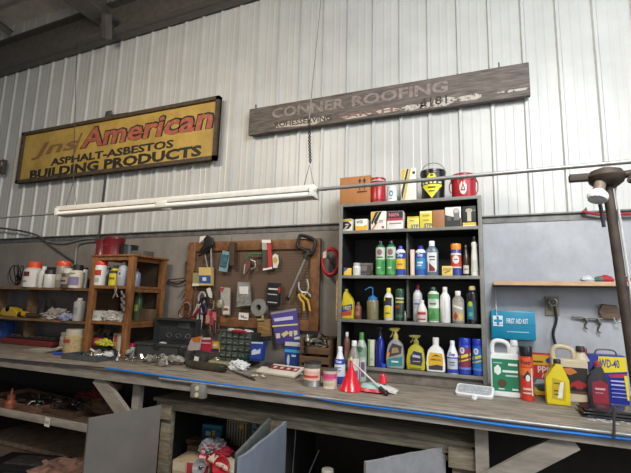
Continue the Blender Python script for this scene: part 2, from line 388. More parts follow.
# ------------------------------------------------------------------ lamp pole
t = thing('lamp_pole', 'dark steel floor pole with two spot lamps at the right', 'pole', (at(606, 190, FY).x, FY - .02, 0))
X0 = at(606, 190, FY).x
rust = mat('43382f', .6, .3, var=.25)
zt = at(606, 178, FY).z
foot = at(630, 352, FY); kx = (foot.x - X0) / (zt - foot.z); lx = lambda z: kx * (zt - z)
MB().cyl((lx(0), 0, 0), (0, 0, zt), .023, seg=16).lathe([(0, 0), (.09, 0), (.09, .012), (.03, .03), (0, .03)], 20, o=(lx(0), 0, 0)).build('post', rust, t)
MB().cyl((lx(.3)+.034, .0, .3), (.036, .0, zt-.06), .006, seg=8).build('wire', mat('b9b7b2', .5), t)
MB().cyl((lx(zt-.28)-.04, 0, zt-.26), (-.040, .0, zt-.08), .009, seg=8).build('switch_rod', mat('222222'), t)
MB().lathe([(0, -.045), (.045, -.055), (.075, -.03), (.085, .0), (.07, .03), (.03, .045), (0, .045)], 20, o=(0, 0, zt)).build('lamp_head', rust, t)
MB().box((-.115, 0, zt+.005), (.10, .04, .038), .004).build('side_arm', mat('3b2f26', .7), t)
MB().tube([(.05, 0, zt), (.12, -.01, zt+.01), (.18, -.02, zt+.03)], [.022, .018, .006], 10).build('side_arm', rust, t)
def spot(dx, axis, name='spot_lamp'):
    q = Vector(axis).to_track_quat('Z', 'Y').to_matrix().to_4x4(); M = Matrix.Translation((dx, -.03, zt - .02)) @ q
    s = MB().lathe([(0, 0), (.022, 0), (.026, .01), (.026, .055), (.029, .075), (.029, .078)], 18).xf(M).build('socket', mat('77695a', .5), t)
    MB().lathe([(0, .07), (.028, .07), (.044, .09), (.048, .105), (.042, .122), (.02, .13), (0, .132)], 18).xf(M).build('bulb', mat('dfe3e6', .08, var=.15, scale=40), s)
spot(-.030, (-.25, -.3, -.92)); spot(.09, (.9, .15, -.38))
# ------------------------------------------------------------------ workbench
BF = 2.77; BZ = .92
top = wood('9c9386', '5c5247', .7, (1, 7, 7), 5)
t = thing('workbench', 'long grey wooden workbench with a worn cluttered top', 'workbench', (-2, BF, 0))
MB().box((0, (WY-.02-BF)/2, BZ-.02), (13, WY-.02-BF, .04), .003).build('bench_top', top, t)
apr = mat('8f877d', .55, var=.15, scale=6, stretch=(1, 5, 5), bump=.1)
MB().box((0, .015, BZ-.063), (13, .035, .045)).box((0, .03, BZ-.066), (13, .03, .04)).build('apron', apr, t)
for px, py in ((138, 395), (482, 450)):
    q = at(px, py, BF+.10)
    MB().box((q.x+2, .10, .42), (.075, .05, .84)).build('leg', apr, t)
def brace(p, q, name='brace'):
    a = at(*p, BF+.06); c = at(*q, BF+.06); d = (c-a); d = d.normalized()
    n = Vector((d.z, 0, -d.x)) * .055
    a.z = min(a.z, .84)
    c = a + d * .66
    if c.z < 0: c = a + d * ((a.z - .02) / -d.z)
    off = Vector((2, -BF, 0))
    b = MB().quad([a-n+off, a+n+off, c+n+off, c-n+off], .04); b.build(name, apr, t)
brace((100, 376), (132, 420)); brace((572, 438), (505, 473))
for px in (40,):
    q = at(px, 390, 3.75)
t = structure(MB().box((-2, WY-.03, .41), (14, .02, .82)).build('under_bench_shade_panel', mat('2e2b28', .8)))  # dark sheet over the wall, under-bench shade put into its colour
# blue hose and the conduit on the bench front
hp = [(-40, 354.5), (0, 358.5), (60, 364), (105, 368), (180, 378.5), (240, 387), (300, 395), (347, 403.5), (427, 414), (500, 424.8), (582, 434.2), (631, 439.6), (680, 445)]
hy = BF - .016
blue = mat('1f6fc0', .35, var=.03)
P_ = [at(*p, hy) for p in hp]
tag(MB().tube(smooth_path(P_[3:]), .0085, 8).build('air_hose', blue), 'bright blue hose strung along the bench front edge', 'hose')
tag(MB().tube(smooth_path(P_[:4]), .007, 8).build('cable', mat('3b3a4a', .5)), 'dark cable on the bench edge left of the blue hose', 'cable')
cpts = [at(*p, BF-.014) for p in ((160, 371.5), (250, 384), (340, 396.5), (471, 417.5), (631, 435.5), (690, 442))]
for p in cpts: p.z = .905
tag(MB().tube(cpts, .011, 10).build('conduit', gal), 'grey conduit fixed along the bench front above the hose', 'conduit')
q = at(199, 391, BF-.02)
t = thing('power_outlet', 'grey double outlet box hanging on the bench front', 'outlet', q)
MB().box((0, 0, 0), (.125, .05, .10), .008).build('box', mat('8f8d85', .45, .3), t)
for s in (-1, 1): MB().lathe([(0, 0), (.017, 0), (.017, .006), (0, .006)], 14).xf(Matrix.Rotation(R_(90), 4, 'X')).build('socket', plastic('c9c3a6'), t, loc=(s*.0, -.024, s*.024))
tag(MB().cyl(at(614, 406, BF-.05), at(614, 439, BF-.05), .007).build('metal_rod', mat('4a4642')), 'short upright dark rod against the bench edge at right', 'rod')
# ------------------------------------------------------------------ the dark shelf cabinet
CF = 3.45; CX0, CX1 = at(338.5, 290, CF).x, at(484.5, 290, CF).x
zt = at(410, 200, CF).z
S = [at(410, 228.5, CF).z, at(410, 275.5, CF).z, at(410, 321.5, CF).z, at(420, 371, CF).z]
cg = mat('77766f', .6, var=.12, scale=10); cin = mat('1c1b1a', .6, var=.1)
t = thing('storage_cabinet', 'tall grey open cabinet of dark shelves standing on the workbench', 'cabinet', ((CX0+CX1)/2, CF, BZ))
hw = (CX1-CX0)/2; D = .40; Hc = zt - BZ
for s in (-1, 1):
    MB().box((s*(hw-.0125), D/2, Hc/2), (.025, D, Hc)).build('side_panel', cin, t)
    MB().box((s*(hw-.015), -.006, Hc/2), (.030, .012, Hc), .001).build('front_stile', cg, t)
MB().box((0, D, Hc/2), (2*hw, .012, Hc)).build('back_panel', cin, t)
def shf(z, nm):
    s = MB().box((0, D/2, z-BZ-.011), (2*hw-.052, D-.004, .022)).build(nm, cin, t)
    MB().box((0, -.004, z-BZ-.013), (2*hw-.060, .014, .026), .001).build('edge_strip', cg, s)
shf(zt, 'cabinet_top')
for z in S: shf(z, 'shelf')
MB().box((0, .02, (S[3]-BZ)/2-.012), (2*hw-.060, .012, S[3]-BZ-.03)).build('kick_board', mat('6d665b', .7, var=.2), t)
xd = at(406, 290, CF).x - (CX0+CX1)/2
MB().box((xd, D/2+.03, (S[0]-BZ+S[2]-BZ)/2), (.014, D-.08, S[0]-S[2]-.05)).build('divider', mat('55544f', .5), t)
MB().box((-hw-.012, .01, (at(337, 300, CF).z)-BZ), (.018, .02, .34)).build('side_batten', wood('b98f55'), t)
CAB = t
# ------------------------------------------------------------------ cabinet top
YT = 3.56
ZT = zt + .0005
G1 = 'things on top of the cabinet'
def rt(*a, **k): return round_thing(*a, **k)
t = box_thing('cardboard_box', 'plain brown cardboard box with two black arrows on the cabinet top', 'box', 340, 370.5, 176.5, 3.50, ZT, .20, paper('a8703f'),
  [('r', .30, .36, .50, .88, '1d1a18'), ('p', [(.22, .80), (.44, .80), (.33, .93)], '1d1a18'), ('r', .60, .66, .50, .88, '1d1a18'), ('p', [(.52, .80), (.74, .80), (.63, .93)], '1d1a18'), ('r', .16, .8, .42, .46, '1d1a18')], rz=-.03)
t = rt('metal_tin', 'red cylindrical tin next to the cardboard box', 'tin', 370.5, 386, 179, YT, ZT, 'can', plastic('a51f28'), plastic('8e1a22'), [('r', -.9, .9, .86, .90, 'c9b8b0'), ('r', -.9, .9, .12, .15, '6e141a')], capname='lid')
rt('oil_filter', 'small white cylinder with blue emblem on the cabinet top', 'filter', 387, 397.5, 187, YT, ZT, 'can', plastic('d9dcda'), plastic('cfd2d0'), [('e', 0, .55, .4, .17, '2f6f96'), ('e', 0, .55, .22, .09, 'd9dcda'), ('r', -.3, .3, .25, .3, '5a7f94')], capname='lid')
box_thing('tall_carton', 'tall white carton with slanted black and gold stripes on the cabinet top', 'box', 401, 416, 168.5, 3.52, ZT, .09, paper('e4e0d0'),
  [('p', [(-.95, .99), (-.3, .99), (-.95, .45)], 'c9a53b'), ('p', [(-.2, .99), (.05, .99), (-.85, .05), (-.95, .30)], '26221d'), ('p', [(.1, .99), (.4, .99), (-.55, .02), (-.8, .02)], 'c9a53b'), ('p', [(.5, .9), (.9, .9), (.9, .82), (.55, .82)], '26221d')])
# bucket
cx, w, h = span(420.5, 446, 172, 3.58, ZT); r = w/2
t = thing('metal_bucket', 'black bucket with a yellow diamond emblem and wire handle', 'bucket', (cx, 3.58, ZT))
MB().lathe([(0, 0), (r*.86, 0), (r*.88, .01), (r*.97, h*.93), (r, h*.94), (r, h), (r*.94, h), (r*.84, .03), (0, .03)], 28).build('body', plastic('151515', .3), t)
MB().lathe([(r*.975, h*.86), (r*1.0, h*.865), (r*1.0, h*.885), (r*.975, h*.89)], 28).build('rim_band', plastic('2a2a2a'), t)
decals(t, r*.95, r*.95, h, [('p', [(0, .04), (.80, .46), (0, .98), (-.80, .46)], 'd6cf2c'), ('r', -.34, .34, .64, .70, '2e2c12'), ('r', -.1, .12, .76, .82, '2e2c12'), ('r', -.93, .93, .50, .60, '15150f'), ('r', -.75, -.6, .52, .58, 'c9c6a8'), ('r', -.5, -.3, .52, .58, 'c9c6a8'), ('r', -.15, .05, .52, .58, 'c9c6a8'), ('r', .15, .35, .52, .58, 'c9c6a8'), ('r', .5, .72, .52, .58, 'c9c6a8'), ('r', -.3, .3, .38, .42, '3a3812'), ('r', -.22, .22, .26, .29, '5a5718')], True)
hz = at(433, 163, 3.58).z - ZT
MB().tube([(r*1.0*math.cos(a*math.pi/14), 0, h*.9 + (hz-h*.9)*math.sin(a*math.pi/14)) for a in range(15)], .003, 6).build('handle', steel('6a6864'), t)
# red rag can with white triangle
cx, w, h = span(450.5, 477, 174, 3.58, ZT); r = w/2*.97
t = thing('safety_can', 'red round safety can with a white triangle emblem on the cabinet top', 'can', (cx, 3.58, ZT))
MB().lathe([(0, 0), (r*.9, 0), (r*.93, .01), (r*.96, h*.68), (0, h*.68)], 28).build('body', plastic('a81f2b'), t)
MB().lathe([(0, h*.68), (r*1.0, h*.68), (r*1.02, h*.78), (r*.95, h*.93), (r*.5, h), (0, h)], 28).build('lid', plastic('8e1b25'), t)
MB().tube([(-r*.98, -.0, h*.3), (-r*1.12, 0, h*.4), (-r*1.12, 0, h*.6), (-r*.98, 0, h*.72)], .005, 6).build('side_handle', plastic('7a1720'), t)
MB().tube([(r*.95, -.0, h*.2), (r*1.10, 0, h*.35), (r*1.10, 0, h*.6), (r*1, 0, h*.75)], .005, 6).build('side_handle', plastic('7a1720'), t)
decals(t, r*.94, r*.94, h, [('e', 0, .38, .30, .26, 'd8cfc8'), ('p', [(-.20, .26), (.20, .26), (0, .58)], '8e2430'), ('p', [(-.08, .31), (.08, .31), (0, .45)], 'd8cfc8')], True)
# ------------------------------------------------------------------ row 1: cartons
Y1 = 3.47
def bx(lab, x0, x1, yt, zb, dep, base, dec, cat='box', name='small_carton', Y=Y1, group=None, rz=0): return box_thing(name, lab, cat, x0, x1, yt, Y, zb, dep, paper(base), dec, group, rz)
bx('small black, white and yellow carton at the left end of the top shelf', 341.8, 352, 219, S[0], .07, 'dcd8ca', [('r', -.97, .97, .80, .98, 'c7a338'), ('p', [(-.9, .78), (.3, .78), (.95, .5), (.4, .2), (-.95, .12)], '211d1a'), ('p', [(-.9, .1), (.0, .45), (.3, .45), (-.5, .02)], 'b9b4a6'), ('r', -.3, .4, .50, .60, 'c2bdb0')])
bx('small white over yellow carton reading WIX on the top shelf', 355.3, 367, 219, S[0], .08, 'e6e3da', [('p', [(-.98, .02), (.98, .02), (.98, .52), (.3, .36), (-.98, .42)], 'e0a81f'), ('t', 'WIX', -.8, .35, .62, .88, '1c1b1a')])
bx('white carton with slanting yellow and black stripes on the top shelf', 370.8, 386, 211.5, S[0], .09, 'e3dfd2', [('p', [(-.95, .98), (.1, .98), (-.95, .35)], 'd2ae3a'), ('p', [(-.35, .98), (.0, .98), (-.8, .3), (-.97, .40)], '1d1a18'), ('p', [(.1, .98), (.45, .98), (-.4, .25), (-.6, .45)], '1d1a18'), ('p', [(-.9, .05), (-.75, .02), (.05, .45), (-.2, .4)], 'b8553a'), ('r', .1, .7, .5, .53, '55504a'), ('r', .1, .6, .42, .45, '55504a'), ('r', .45, .75, .1, .2, 'b5343a')])
bx('white carton with black top and red band on the top shelf', 387, 403, 211, S[0], .10, 'e2e0da', [('r', -.99, .99, .62, .99, '29262a'), ('r', -.99, .99, .48, .62, 'b22a3f'), ('t', 'NAPA', -.75, .55, .70, .90, 'd87a86'), ('r', -.7, .8, .30, .36, '87807a')])
bx('shorter of the two yellow cartons with purple lettering', 407.2, 419, 216.5, S[0], .08, 'd8cf6a', [('r', -.98, .98, .86, .98, 'c9b32c'), ('r', -.6, .1, .62, .70, '8b8340'), ('t', 'STP', -.35, .95, .04, .34, '3b3a86')])
bx('taller of the two yellow cartons with purple lettering', 419.8, 432, 211, S[0], .08, 'd9c84a', [('r', -.98, .98, .88, .98, 'e5e0b0'), ('r', -.6, .6, .68, .80, 'b79b20'), ('r', -.5, .5, .45, .50, '8b8340'), ('t', 'STP', -.3, .97, .04, .28, '3b3a86')])
bx('plain brown carton without print between the yellow and dark cartons', 432.4, 444.6, 210, S[0], .10, '9c6b43', [])
bx('white and black carton showing a grey cylinder on the top shelf', 445.2, 461, 207, S[0], .11, 'd6d4cd', [('p', [(-.98, .02), (.98, .02), (.98, .45), (-.1, .52), (-.98, .62)], '2c2a28'), ('e', .42, .74, .42, .19, '8f8c86'), ('e', .42, .78, .28, .11, 'b5b2ab'), ('r', .1, .8, .34, .70, '6d6a65'), ('e', -.5, .44, .3, .13, '55534f')])
bx('black carton with yellow bottom band and pictured spout on the top shelf', 462.4, 476, 206, S[0], .11, '1d1c20', [('r', -.97, .97, .04, .20, 'd8b02a'), ('r', -.97, .97, .02, .07, 'd9d6cc'), ('r', -.28, .30, .26, .70, 'b7b09a'), ('e', 0, .78, .52, .10, 'a8a290'), ('r', .65, .95, .75, .8, '87857c')])
# ------------------------------------------------------------------ row 2
Y2 = 3.515
bx('small yellow and blue carton low at left on the second shelf', 343, 350.5, 268, S[1], .05, 'd9b22e', [('p', [(-.98, .4), (-.98, .98), (.2, .98)], '33408e')], rz=.3)
rt('small_bottle', 'small round white bottle in front of the grey gauge box', 'bottle', 353, 360.5, 263, 3.49, S[1], 'jar', plastic('d9d9d4'), plastic('b5b5b0'), [('r', -.5, .5, .2, .6, 'c2c1bc')])
t = box_thing('gauge_box', 'grey instrument box lying behind the small white bottle', 'instrument', 356, 373, 263, 3.60, S[1], .08, mat('6b6760', .5), [('r', -.8, .8, .25, .85, '4a4742'), ('r', -.7, .3, .4, .8, '77736a')])
MB().tube([(.02, -.05, .01), (.06, -.09, .01), (.08, -.06, .05), (.075, -.01, .06)], .005, 6).build('lead', mat('2b2a28'), t)
gd = [('r', -.98, .98, .04, .46, '4d9b4f'), ('r', -.98, .98, .46, .80, 'b9c9b5'), ('e', .0, .66, .52, .09, '8a5a6a'), ('r', -.6, .6, .50, .54, '2f6a45'), ('r', .35, .8, .12, .42, '2f7a45'), ('r', -.5, .2, .2, .24, 'cfe0cf')]
rt('spray_can', 'left one of the two matching green cans with black caps', 'spray can', 376, 385.3, 241, Y2, S[1], 'aero', mat('2d6b4a', .3), plastic('1a1a1c'), gd)
rt('spray_can', 'right one of the two matching green cans with black caps', 'spray can', 386.6, 396, 240.5, Y2, S[1], 'aero', mat('2d6b4a', .3), plastic('1a1a1c'), gd)
bw = lambda a: [('r', -.98, .98, .02, .76, '283f8f'), ('r', -.98, .98, .22, .56, a), ('t', 'Zep', -.5, .5, .60, .74, 'e6e8ee'), ('r', -.5, .5, .34, .40, 'b06a28')]
rt('spray_can', 'blue capped can with yellow middle band on the second shelf', 'spray can', 395.8, 405.6, 246, Y2, S[1], 'aero', plastic('dfe2e6'), plastic('26309a'), bw('d8b52e'))
bx('slim pinkish white carton standing beside the divider', 410.3, 414.3, 249.5, S[1], .05, 'd9b7a4', [('r', -.4, .9, .05, .95, 'e3cfc0')], Y=3.49)
rt('spray_can', 'light blue labelled can with blue cap right of the divider', 'spray can', 415.5, 426, 246, Y2, S[1], 'aero', plastic('dfe2e6'), plastic('26309a'), [('r', -.98, .98, .02, .76, '22529c'), ('r', -.98, .98, .22, .58, '2f7fb8'), ('t', 'Zep', -.5, .5, .61, .74, 'e6e8ee'), ('r', -.5, .5, .40, .46, 'cfe0ea'), ('r', -.5, .3, .32, .36, 'cfe0ea')])
def flat_bottle(name, lab, cat, x0, x1, yt, Y, zb, prof, body, cap, dec=(), sy=.6, capname='cap', group=None):
    return round_thing(name, lab, cat, x0, x1, yt, Y, zb, prof, body, cap, dec, group, sy, capname)
flat_bottle('fluid_bottle', 'grey-blue square shouldered bottle with white and maroon label', 'bottle', 425.6, 438.5, 241, Y2, S[1], 'bottle', plastic('5f6f7a'), plastic('d9dadb'), [('r', -.7, .75, .12, .66, 'd4d2cf'), ('p', [(-.68, .13), (.74, .13), (.74, .16), (-.68, .42)], '6e1e2a'), ('r', -.4, .5, .52, .56, '44484c'), ('r', -.3, .5, .44, .47, '44484c')], .55)
bx('small cream and yellow carton between grey bottle and orange capped can', 442, 452.5, 266, S[1], .05, 'd8c163', [('r', -.8, .8, .5, .8, 'b9984a'), ('p', [(-.5, .35), (.5, .55), (.5, .45), (-.5, .25)], '7a3a28')])
rt('spray_can', 'blue and red banded can with large orange cap', 'spray can', 450.8, 461.5, 244, Y2, S[1], 'aerocap', plastic('2a3a86'), plastic('e0861d'), [('r', -.98, .98, .26, .70, 'b9452f'), ('e', 0, .50, .62, .13, 'd9d2c8'), ('r', -.3, .4, .49, .52, '2a3a86'), ('r', -.9, .9, .64, .70, 'd3d0cc'), ('r', -.9, .9, .24, .28, 'd3d0cc')])
rt('glue_bottle', 'dark brown bottle with small cream label beside the orange capped can', 'bottle', 462, 470, 245, 3.55, S[1], 'neck', plastic('3a2a1c'), plastic('2a2520'), [('r', -.7, .7, .08, .34, 'cfc9b6'), ('r', -.4, .4, .2, .24, '6b6458')])
rt('tapered_bottle', 'white tapered bottle with black cap at right end of second shelf', 'bottle', 470.5, 478.5, 237, 3.50, S[1], 'taper', plastic('dedcd3'), plastic('18181a'), [('r', -.5, .5, .1, .4, 'cfcdc4')])
# ------------------------------------------------------------------ row 3
Y3 = 3.515
def oil_bottle(lab, x0, x1, yt, Y, zb, colr, capc, dec, handle=True, dep=.55, name='oil_bottle', cat='bottle', lean=0):
    cx, w, h = span(x0, x1, yt, Y, zb); hw = w/2; d = w*dep
    t = thing(name, lab, cat, (cx, Y, zb))
    out = [(-hw*.95, 0), (hw*.95, 0), (hw, h*.04), (hw*.97, h*.55), (hw*.70, h*.70), (-hw*.10 + lean*hw, h*.84), (-hw*.10+lean*hw, h*.90), (-hw*.60+lean*hw, h*.90), (-hw*.60+lean*hw, h*.82), (-hw*.92, h*.64), (-hw, h*.5), (-hw, h*.04)]
    MB().prism(out, -d/2, d/2, w*.06).build('body', colr, t)
    MB().lathe([(0, 0), (w*.16, 0), (w*.16, h*.09), (w*.13, h*.11), (0, h*.11)], 16, o=(-hw*.35+lean*hw, 0, h*.89)).build('cap', capc, t)
    decals(t, hw, d/2, h, dec, False); return t
oil_bottle('yellow pouring bottle with blue and red label on the third shelf', 342.4, 354, 289, 3.49, S[2], plastic('c9b42a'), plastic('8f8420'), [('p', [(-.9, .2), (.9, .3), (.9, .5), (-.9, .42)], '2c3b76'), ('p', [(-.9, .08), (.8, .12), (.8, .28), (-.9, .2)], 'b3402c'), ('t', 'HEET', -.6, .7, .3, .42, 'd6c95a')])
rt('small_bottle', 'small reddish brown bottle beside the yellow pouring bottle', 'bottle', 355, 361.5, 302, Y3, S[2], 'bottle', plastic('7c4b40'), plastic('6a5a50'), [('r', -.6, .6, .2, .45, '9a6a5c')])
cx, w, h = span(367, 378.4, 297, Y3, S[2]); r = w/2
t = thing('wash_bottle', 'murky squeeze bottle with blue cap and bent blue spout', 'bottle', (cx, Y3, S[2]))
MB().lathe([(0, 0), (r*.96, 0), (r, .006), (r, h*.80), (r*.9, h*.86), (0, h*.86)], 24).build('body', mat('7d7657', .25, var=.15), t)
MB().lathe([(0, h*.85), (r*.78, h*.85), (r*.8, h*.99), (r*.5, h*1.0), (r*.3, h*1.06), (0, h*1.06)], 20).build('cap', plastic('2f78b3'), t)
zz = at(372, 288, Y3).z - S[2]
MB().tube(smooth_path([(0, 0, h*1.04), (-.002, 0, zz*.97), (-.018, 0, zz*1.02), (-.045, 0, zz*.99), (-.068, 0, zz*.93)]), [.0045]*18 + [.0035]*7, 8).build('spout', plastic('2f78b3'), t)
rt('spray_can', 'white necked bottle with yellow and black label on the third shelf', 'bottle', 384, 393.4, 288, Y3, S[2], 'bottle', plastic('d6d5cf'), plastic('d8c83a'), [('r', -.85, .75, .08, .44, 'd8c01e'), ('r', -.85, .75, .44, .70, '232320'), ('r', -.85, -.5, .60, .70, 'd8c01e'), ('r', -.5, .4, .2, .24, '6b5a1c'), ('r', -.5, .4, .42, .46, 'c9c6b8')])
rt('spray_can', 'dark green can with yellow shoulder stripes on the third shelf', 'spray can', 395.5, 404.4, 289, Y3, S[2], 'aerocap', mat('1f3b2a', .3), mat('244a30', .3), [('r', -.9, .9, .56, .62, 'b9b04a'), ('r', -.9, .1, .40, .48, 'a8342c'), ('r', -.9, .9, .68, .72, 'cfc9a8'), ('r', -.8, .8, .1, .2, '35684a')])
rt('adhesive_tube', 'tiny steel vial standing at the foot of the divider', 'bottle', 403.6, 406.6, 311, 3.475, S[2], 'neck', steel('8a8884'), steel('777'.ljust(6, '7')), [])
rt('fluid_bottle', 'white bottle with dark red cap standing behind the small red and white bottle', 'bottle', 413, 422.5, 284.5, 3.57, S[2], 'bottle', plastic('c9cbd0'), plastic('8c2630'), [('r', -.7, .7, .35, .6, 'b0b4c0'), ('r', -.6, .5, .45, .49, '4a5a8a')])
rt('small_bottle', 'small white bottle with red lettered label in front of red capped bottle', 'bottle', 417, 427.3, 300, 3.48, S[2], 'neck', plastic('dcd5cd'), plastic('d8d6d0'), [('r', -.8, .8, .08, .48, 'c9b8ae'), ('r', -.75, .75, .33, .45, 'a8303a'), ('r', -.75, .75, .10, .16, 'a8303a')])
rt('spray_can', 'green and white can with leafy label in the middle of third shelf', 'spray can', 428, 439.3, 287, Y3, S[2], 'aero', plastic('cfd6cf'), plastic('26472e'), [('r', -.98, .98, .04, .40, '5c9a52'), ('r', -.98, .98, .66, .80, '55915a'), ('e', 0, .56, .6, .10, 'a9b7a9'), ('r', -.6, .5, .50, .54, '3a6a40'), ('p', [(-.8, .08), (.1, .36), (.6, .10)], '3d7d42')])
rt('tapered_bottle', 'plain slim white bottle on the third shelf', 'bottle', 440, 450.5, 287, Y3, S[2], 'bottle', plastic('dddcd8'), plastic('d5d4d0'), [('r', -.1, .1, .1, .6, 'c3c2be')])
rt('fluid_bottle', 'grey bottle with white cap and red, yellow and white diamond label', 'bottle', 452, 464.5, 291, Y3, S[2], 'bottle', mat('8f8a80', .3), plastic('d6d4ce'), [('r', -.8, .85, .08, .66, 'a39c8e'), ('p', [(-.75, .2), (-.35, .36), (0, .22), (-.4, .08)], 'b5372c'), ('p', [(0, .22), (.4, .08), (.75, .22), (.35, .34)], 'd0b23a'), ('p', [(-.7, .5), (.7, .42), (.7, .48), (-.7, .58)], 'd8d5cf')])
rt('spray_can', 'black can with teal figure label at right end of third shelf', 'spray can', 466, 479, 286, 3.52, S[2], 'aero', plastic('17181b', .25), plastic('c9b98f'), [('r', -.8, .2, .12, .50, '2a6f7c'), ('e', -.3, .52, .35, .07, '9ab83c'), ('r', .25, .6, .1, .6, '2e3238'), ('r', -.6, 0, .2, .3, '53a3aa')])
# ------------------------------------------------------------------ row 4
Y4 = 3.515
Z4 = S[3]
rt('slim_bottle', 'tall slim brown bottle with white cap at left on the lowest shelf', 'bottle', 343.5, 350, 332, Y4, Z4, 'bottle', plastic('7a5248'), plastic('dedcd8'), [('r', -.5, .5, .1, .4, '936a5e')])
bx('slim white and green carton on the lowest shelf', 367.8, 374, 340, Z4, .05, 'd3d2bf', [('r', -.97, -.3, .02, .98, '77954a'), ('r', 0, .6, .2, .3, 'a9a898')], Y=3.50)
cx, w, h = span(376, 384.4, 327, Y4, Z4); r = w/2
t = thing('pump_bottle', 'deep blue pump bottle standing on the lowest shelf', 'bottle', (cx, Y4, Z4))
MB().lathe([(0, 0), (r, .0), (r, h*.55), (r*.8, h*.66), (r*.45, h*.76), (0, h*.76)], 20).build('body', mat('1a2a86', .15, var=.1), t)
MB().lathe([(0, h*.75), (r*.5, h*.75), (r*.5, h*.85), (r*.2, h*.86), (r*.2, h*.95), (0, h*.95)], 14).build('collar', plastic('1c2030'), t)
MB().box((-r*.2, 0, h*.97), (r*1.4, r*.7, h*.05), .001).build('pump_head', plastic('1c2030'), t)
rt('bottle_cap', 'loose bright blue cap at the shelf edge by the blue bottle', 'cap', 381, 386, 362.5, 3.475, Z4, 'jar', plastic('2348b8'), None, [])
def spray_bottle(lab, x0, x1, yt, ys, Y, zb, body, head, trig, dec, liquid=None, dirx=-1, nohead=False):
    cx, w, H = span(x0, x1, yt, Y, zb); hw = w/2; h = at((x0+x1)/2, ys, Y).z - zb; d = w*.42
    t = thing('spray_bottle', lab, 'spray bottle', (cx, Y, zb))
    out = [(-hw*.88, 0), (hw*.88, 0), (hw*.98, h*.06), (hw, h*.30), (hw*.90, h*.62), (hw*.78, h*.82), (hw*.45, h*.93), (hw*.22, h), (-hw*.22, h), (-hw*.50, h*.93), (-hw*.80, h*.80), (-hw*.90, h*.60), (-hw, h*.30), (-hw*.98, h*.06)]
    MB().prism(out, -d/2, d/2, w*.05).build('body', body, t)
    if nohead:
        MB().lathe([(0, h*.97), (hw*.34, h*.97), (hw*.36, H*.985), (hw*.3, H), (0, H)], 16).build('neck_cap', head, t)
    else:
        MB().lathe([(0, h*.98), (hw*.30, h*.98), (hw*.30, h+(H-h)*.35), (hw*.16, h+(H-h)*.5), (hw*.16, h+(H-h)*.75), (0, h+(H-h)*.75)], 16).build('collar', head, t)
        s = dirx
        MB().prism([(-.2*hw*s, h+(H-h)*.62), (-.55*hw*s, H*.985), (-.2*hw*s, H), (.55*hw*s, H*.99), (.60*hw*s, H-(H-h)*.28), (.2*hw*s, H-(H-h)*.32)], -.012, .012, .002).build('trigger_head', head, t)
        MB().tube([(.28*hw*s, 0, H-(H-h)*.3), (.42*hw*s, 0, h+(H-h)*.35), (.62*hw*s, 0, h+(H-h)*.12)], .005, 6).build('trigger', trig, t)
        MB().cyl((.58*hw*s, 0, H-(H-h)*.14), (.75*hw*s, 0, H-(H-h)*.14), .007).build('nozzle', trig, t)
    decals(t, hw, d/2, h, dec, False); return t
spray_bottle('silver grey spray bottle with yellow trigger and teal label', 387, 404.4, 327.5, 339, 3.50, Z4, mat('9a9a96', .3), plastic('a99f4a'), plastic('8f8a5c'), [('p', [(-.9, .30), (.85, .42), (.85, .10), (-.85, .06)], '2f7f80'), ('p', [(-.85, .36), (.7, .52), (.8, .78), (-.3, .86), (-.7, .6)], '3d3a36'), ('p', [(-.9, .30), (-.6, .45), (-.6, .55), (-.92, .5)], 'd08a2a'), ('p', [(-.4, .5), (.5, .56), (.3, .72), (-.3, .70)], '9c7f5c'), ('r', -.4, .4, .2, .26, 'cfdcd8')])
spray_bottle('spray bottle of yellow liquid with dark purple label', 407, 425.4, 335, 344, 3.50, Z4, mat('b3ab2c', .12, var=.15), mat('8f8c4a', .3), mat('7a783f', .3), [('p', [(-.55, .22), (.6, .18), (.75, .4), (.65, .68), (-.2, .74), (-.6, .5)], '2e2b48'), ('p', [(-.35, .50), (.5, .47), (.5, .56), (-.3, .60)], 'b5b3c8'), ('r', -.3, .5, .32, .36, 'a89f5c'), ('r', -.6, .6, .03, .10, '6c6a1c')])
spray_bottle('white trigger bottle with yellow label between two bottle groups', 426.6, 445.3, 337.5, 345, 3.495, Z4, plastic('e3e1db'), plastic('dcdad4'), plastic('d0cec8'), [('p', [(-.72, .08), (.75, .08), (.80, .5), (.7, .70), (-.6, .72), (-.78, .5)], 'd9ab25'), ('p', [(-.72, .08), (.75, .08), (.77, .24), (.2, .28), (-.74, .20)], '37343c'), ('t', 'ARMOR ALL', -.55, .6, .42, .50, '2a2622'), ('p', [(-.45, .56), (.1, .66), (.55, .56), (.1, .60)], '3a332c')], nohead=True)
rt('spray_can', 'white shouldered blue can standing right of the white trigger bottle', 'spray can', 446.8, 458.5, 340.5, 3.49, Z4, 'neck', plastic('dfe2e8'), plastic('d8dbe0'), [('r', -.98, .98, .02, .50, '26389a'), ('r', -.85, .85, .14, .46, 'b9c0c8'), ('t', 'Zep', -.6, .5, .52, .64, '26389a'), ('r', -.5, .4, .32, .36, '59647a'), ('r', -.5, .4, .25, .28, '59647a')])
nd = lambda c: [('r', -.98, .98, .12, .74, c), ('e', -.35, .66, .38, .09, 'd9dde8'), ('t', 'PB', -.5, -.2, .62, .70, '26389a'), ('p', [(-.9, .42), (.9, .52), (.9, .60), (-.9, .50)], 'd2c73c'), ('p', [(-.9, .32), (.9, .42), (.9, .46), (-.9, .36)], 'd2c73c'), ('r', -.9, .9, .14, .2, '5a7fd0')]
rt('spray_can', 'left of two big blue capped cans, with dark red label', 'spray can', 458.6, 471, 338, 3.50, Z4, 'aerocap', plastic('2a3fa0'), plastic('2236a8'), nd('7c2c4c'))
rt('spray_can', 'right of two big blue capped cans, with bright blue label', 'spray can', 472.3, 484.6, 339, 3.50, Z4, 'aerocap', plastic('1f4fb0'), plastic('2236a8'), nd('1f6fb8'))
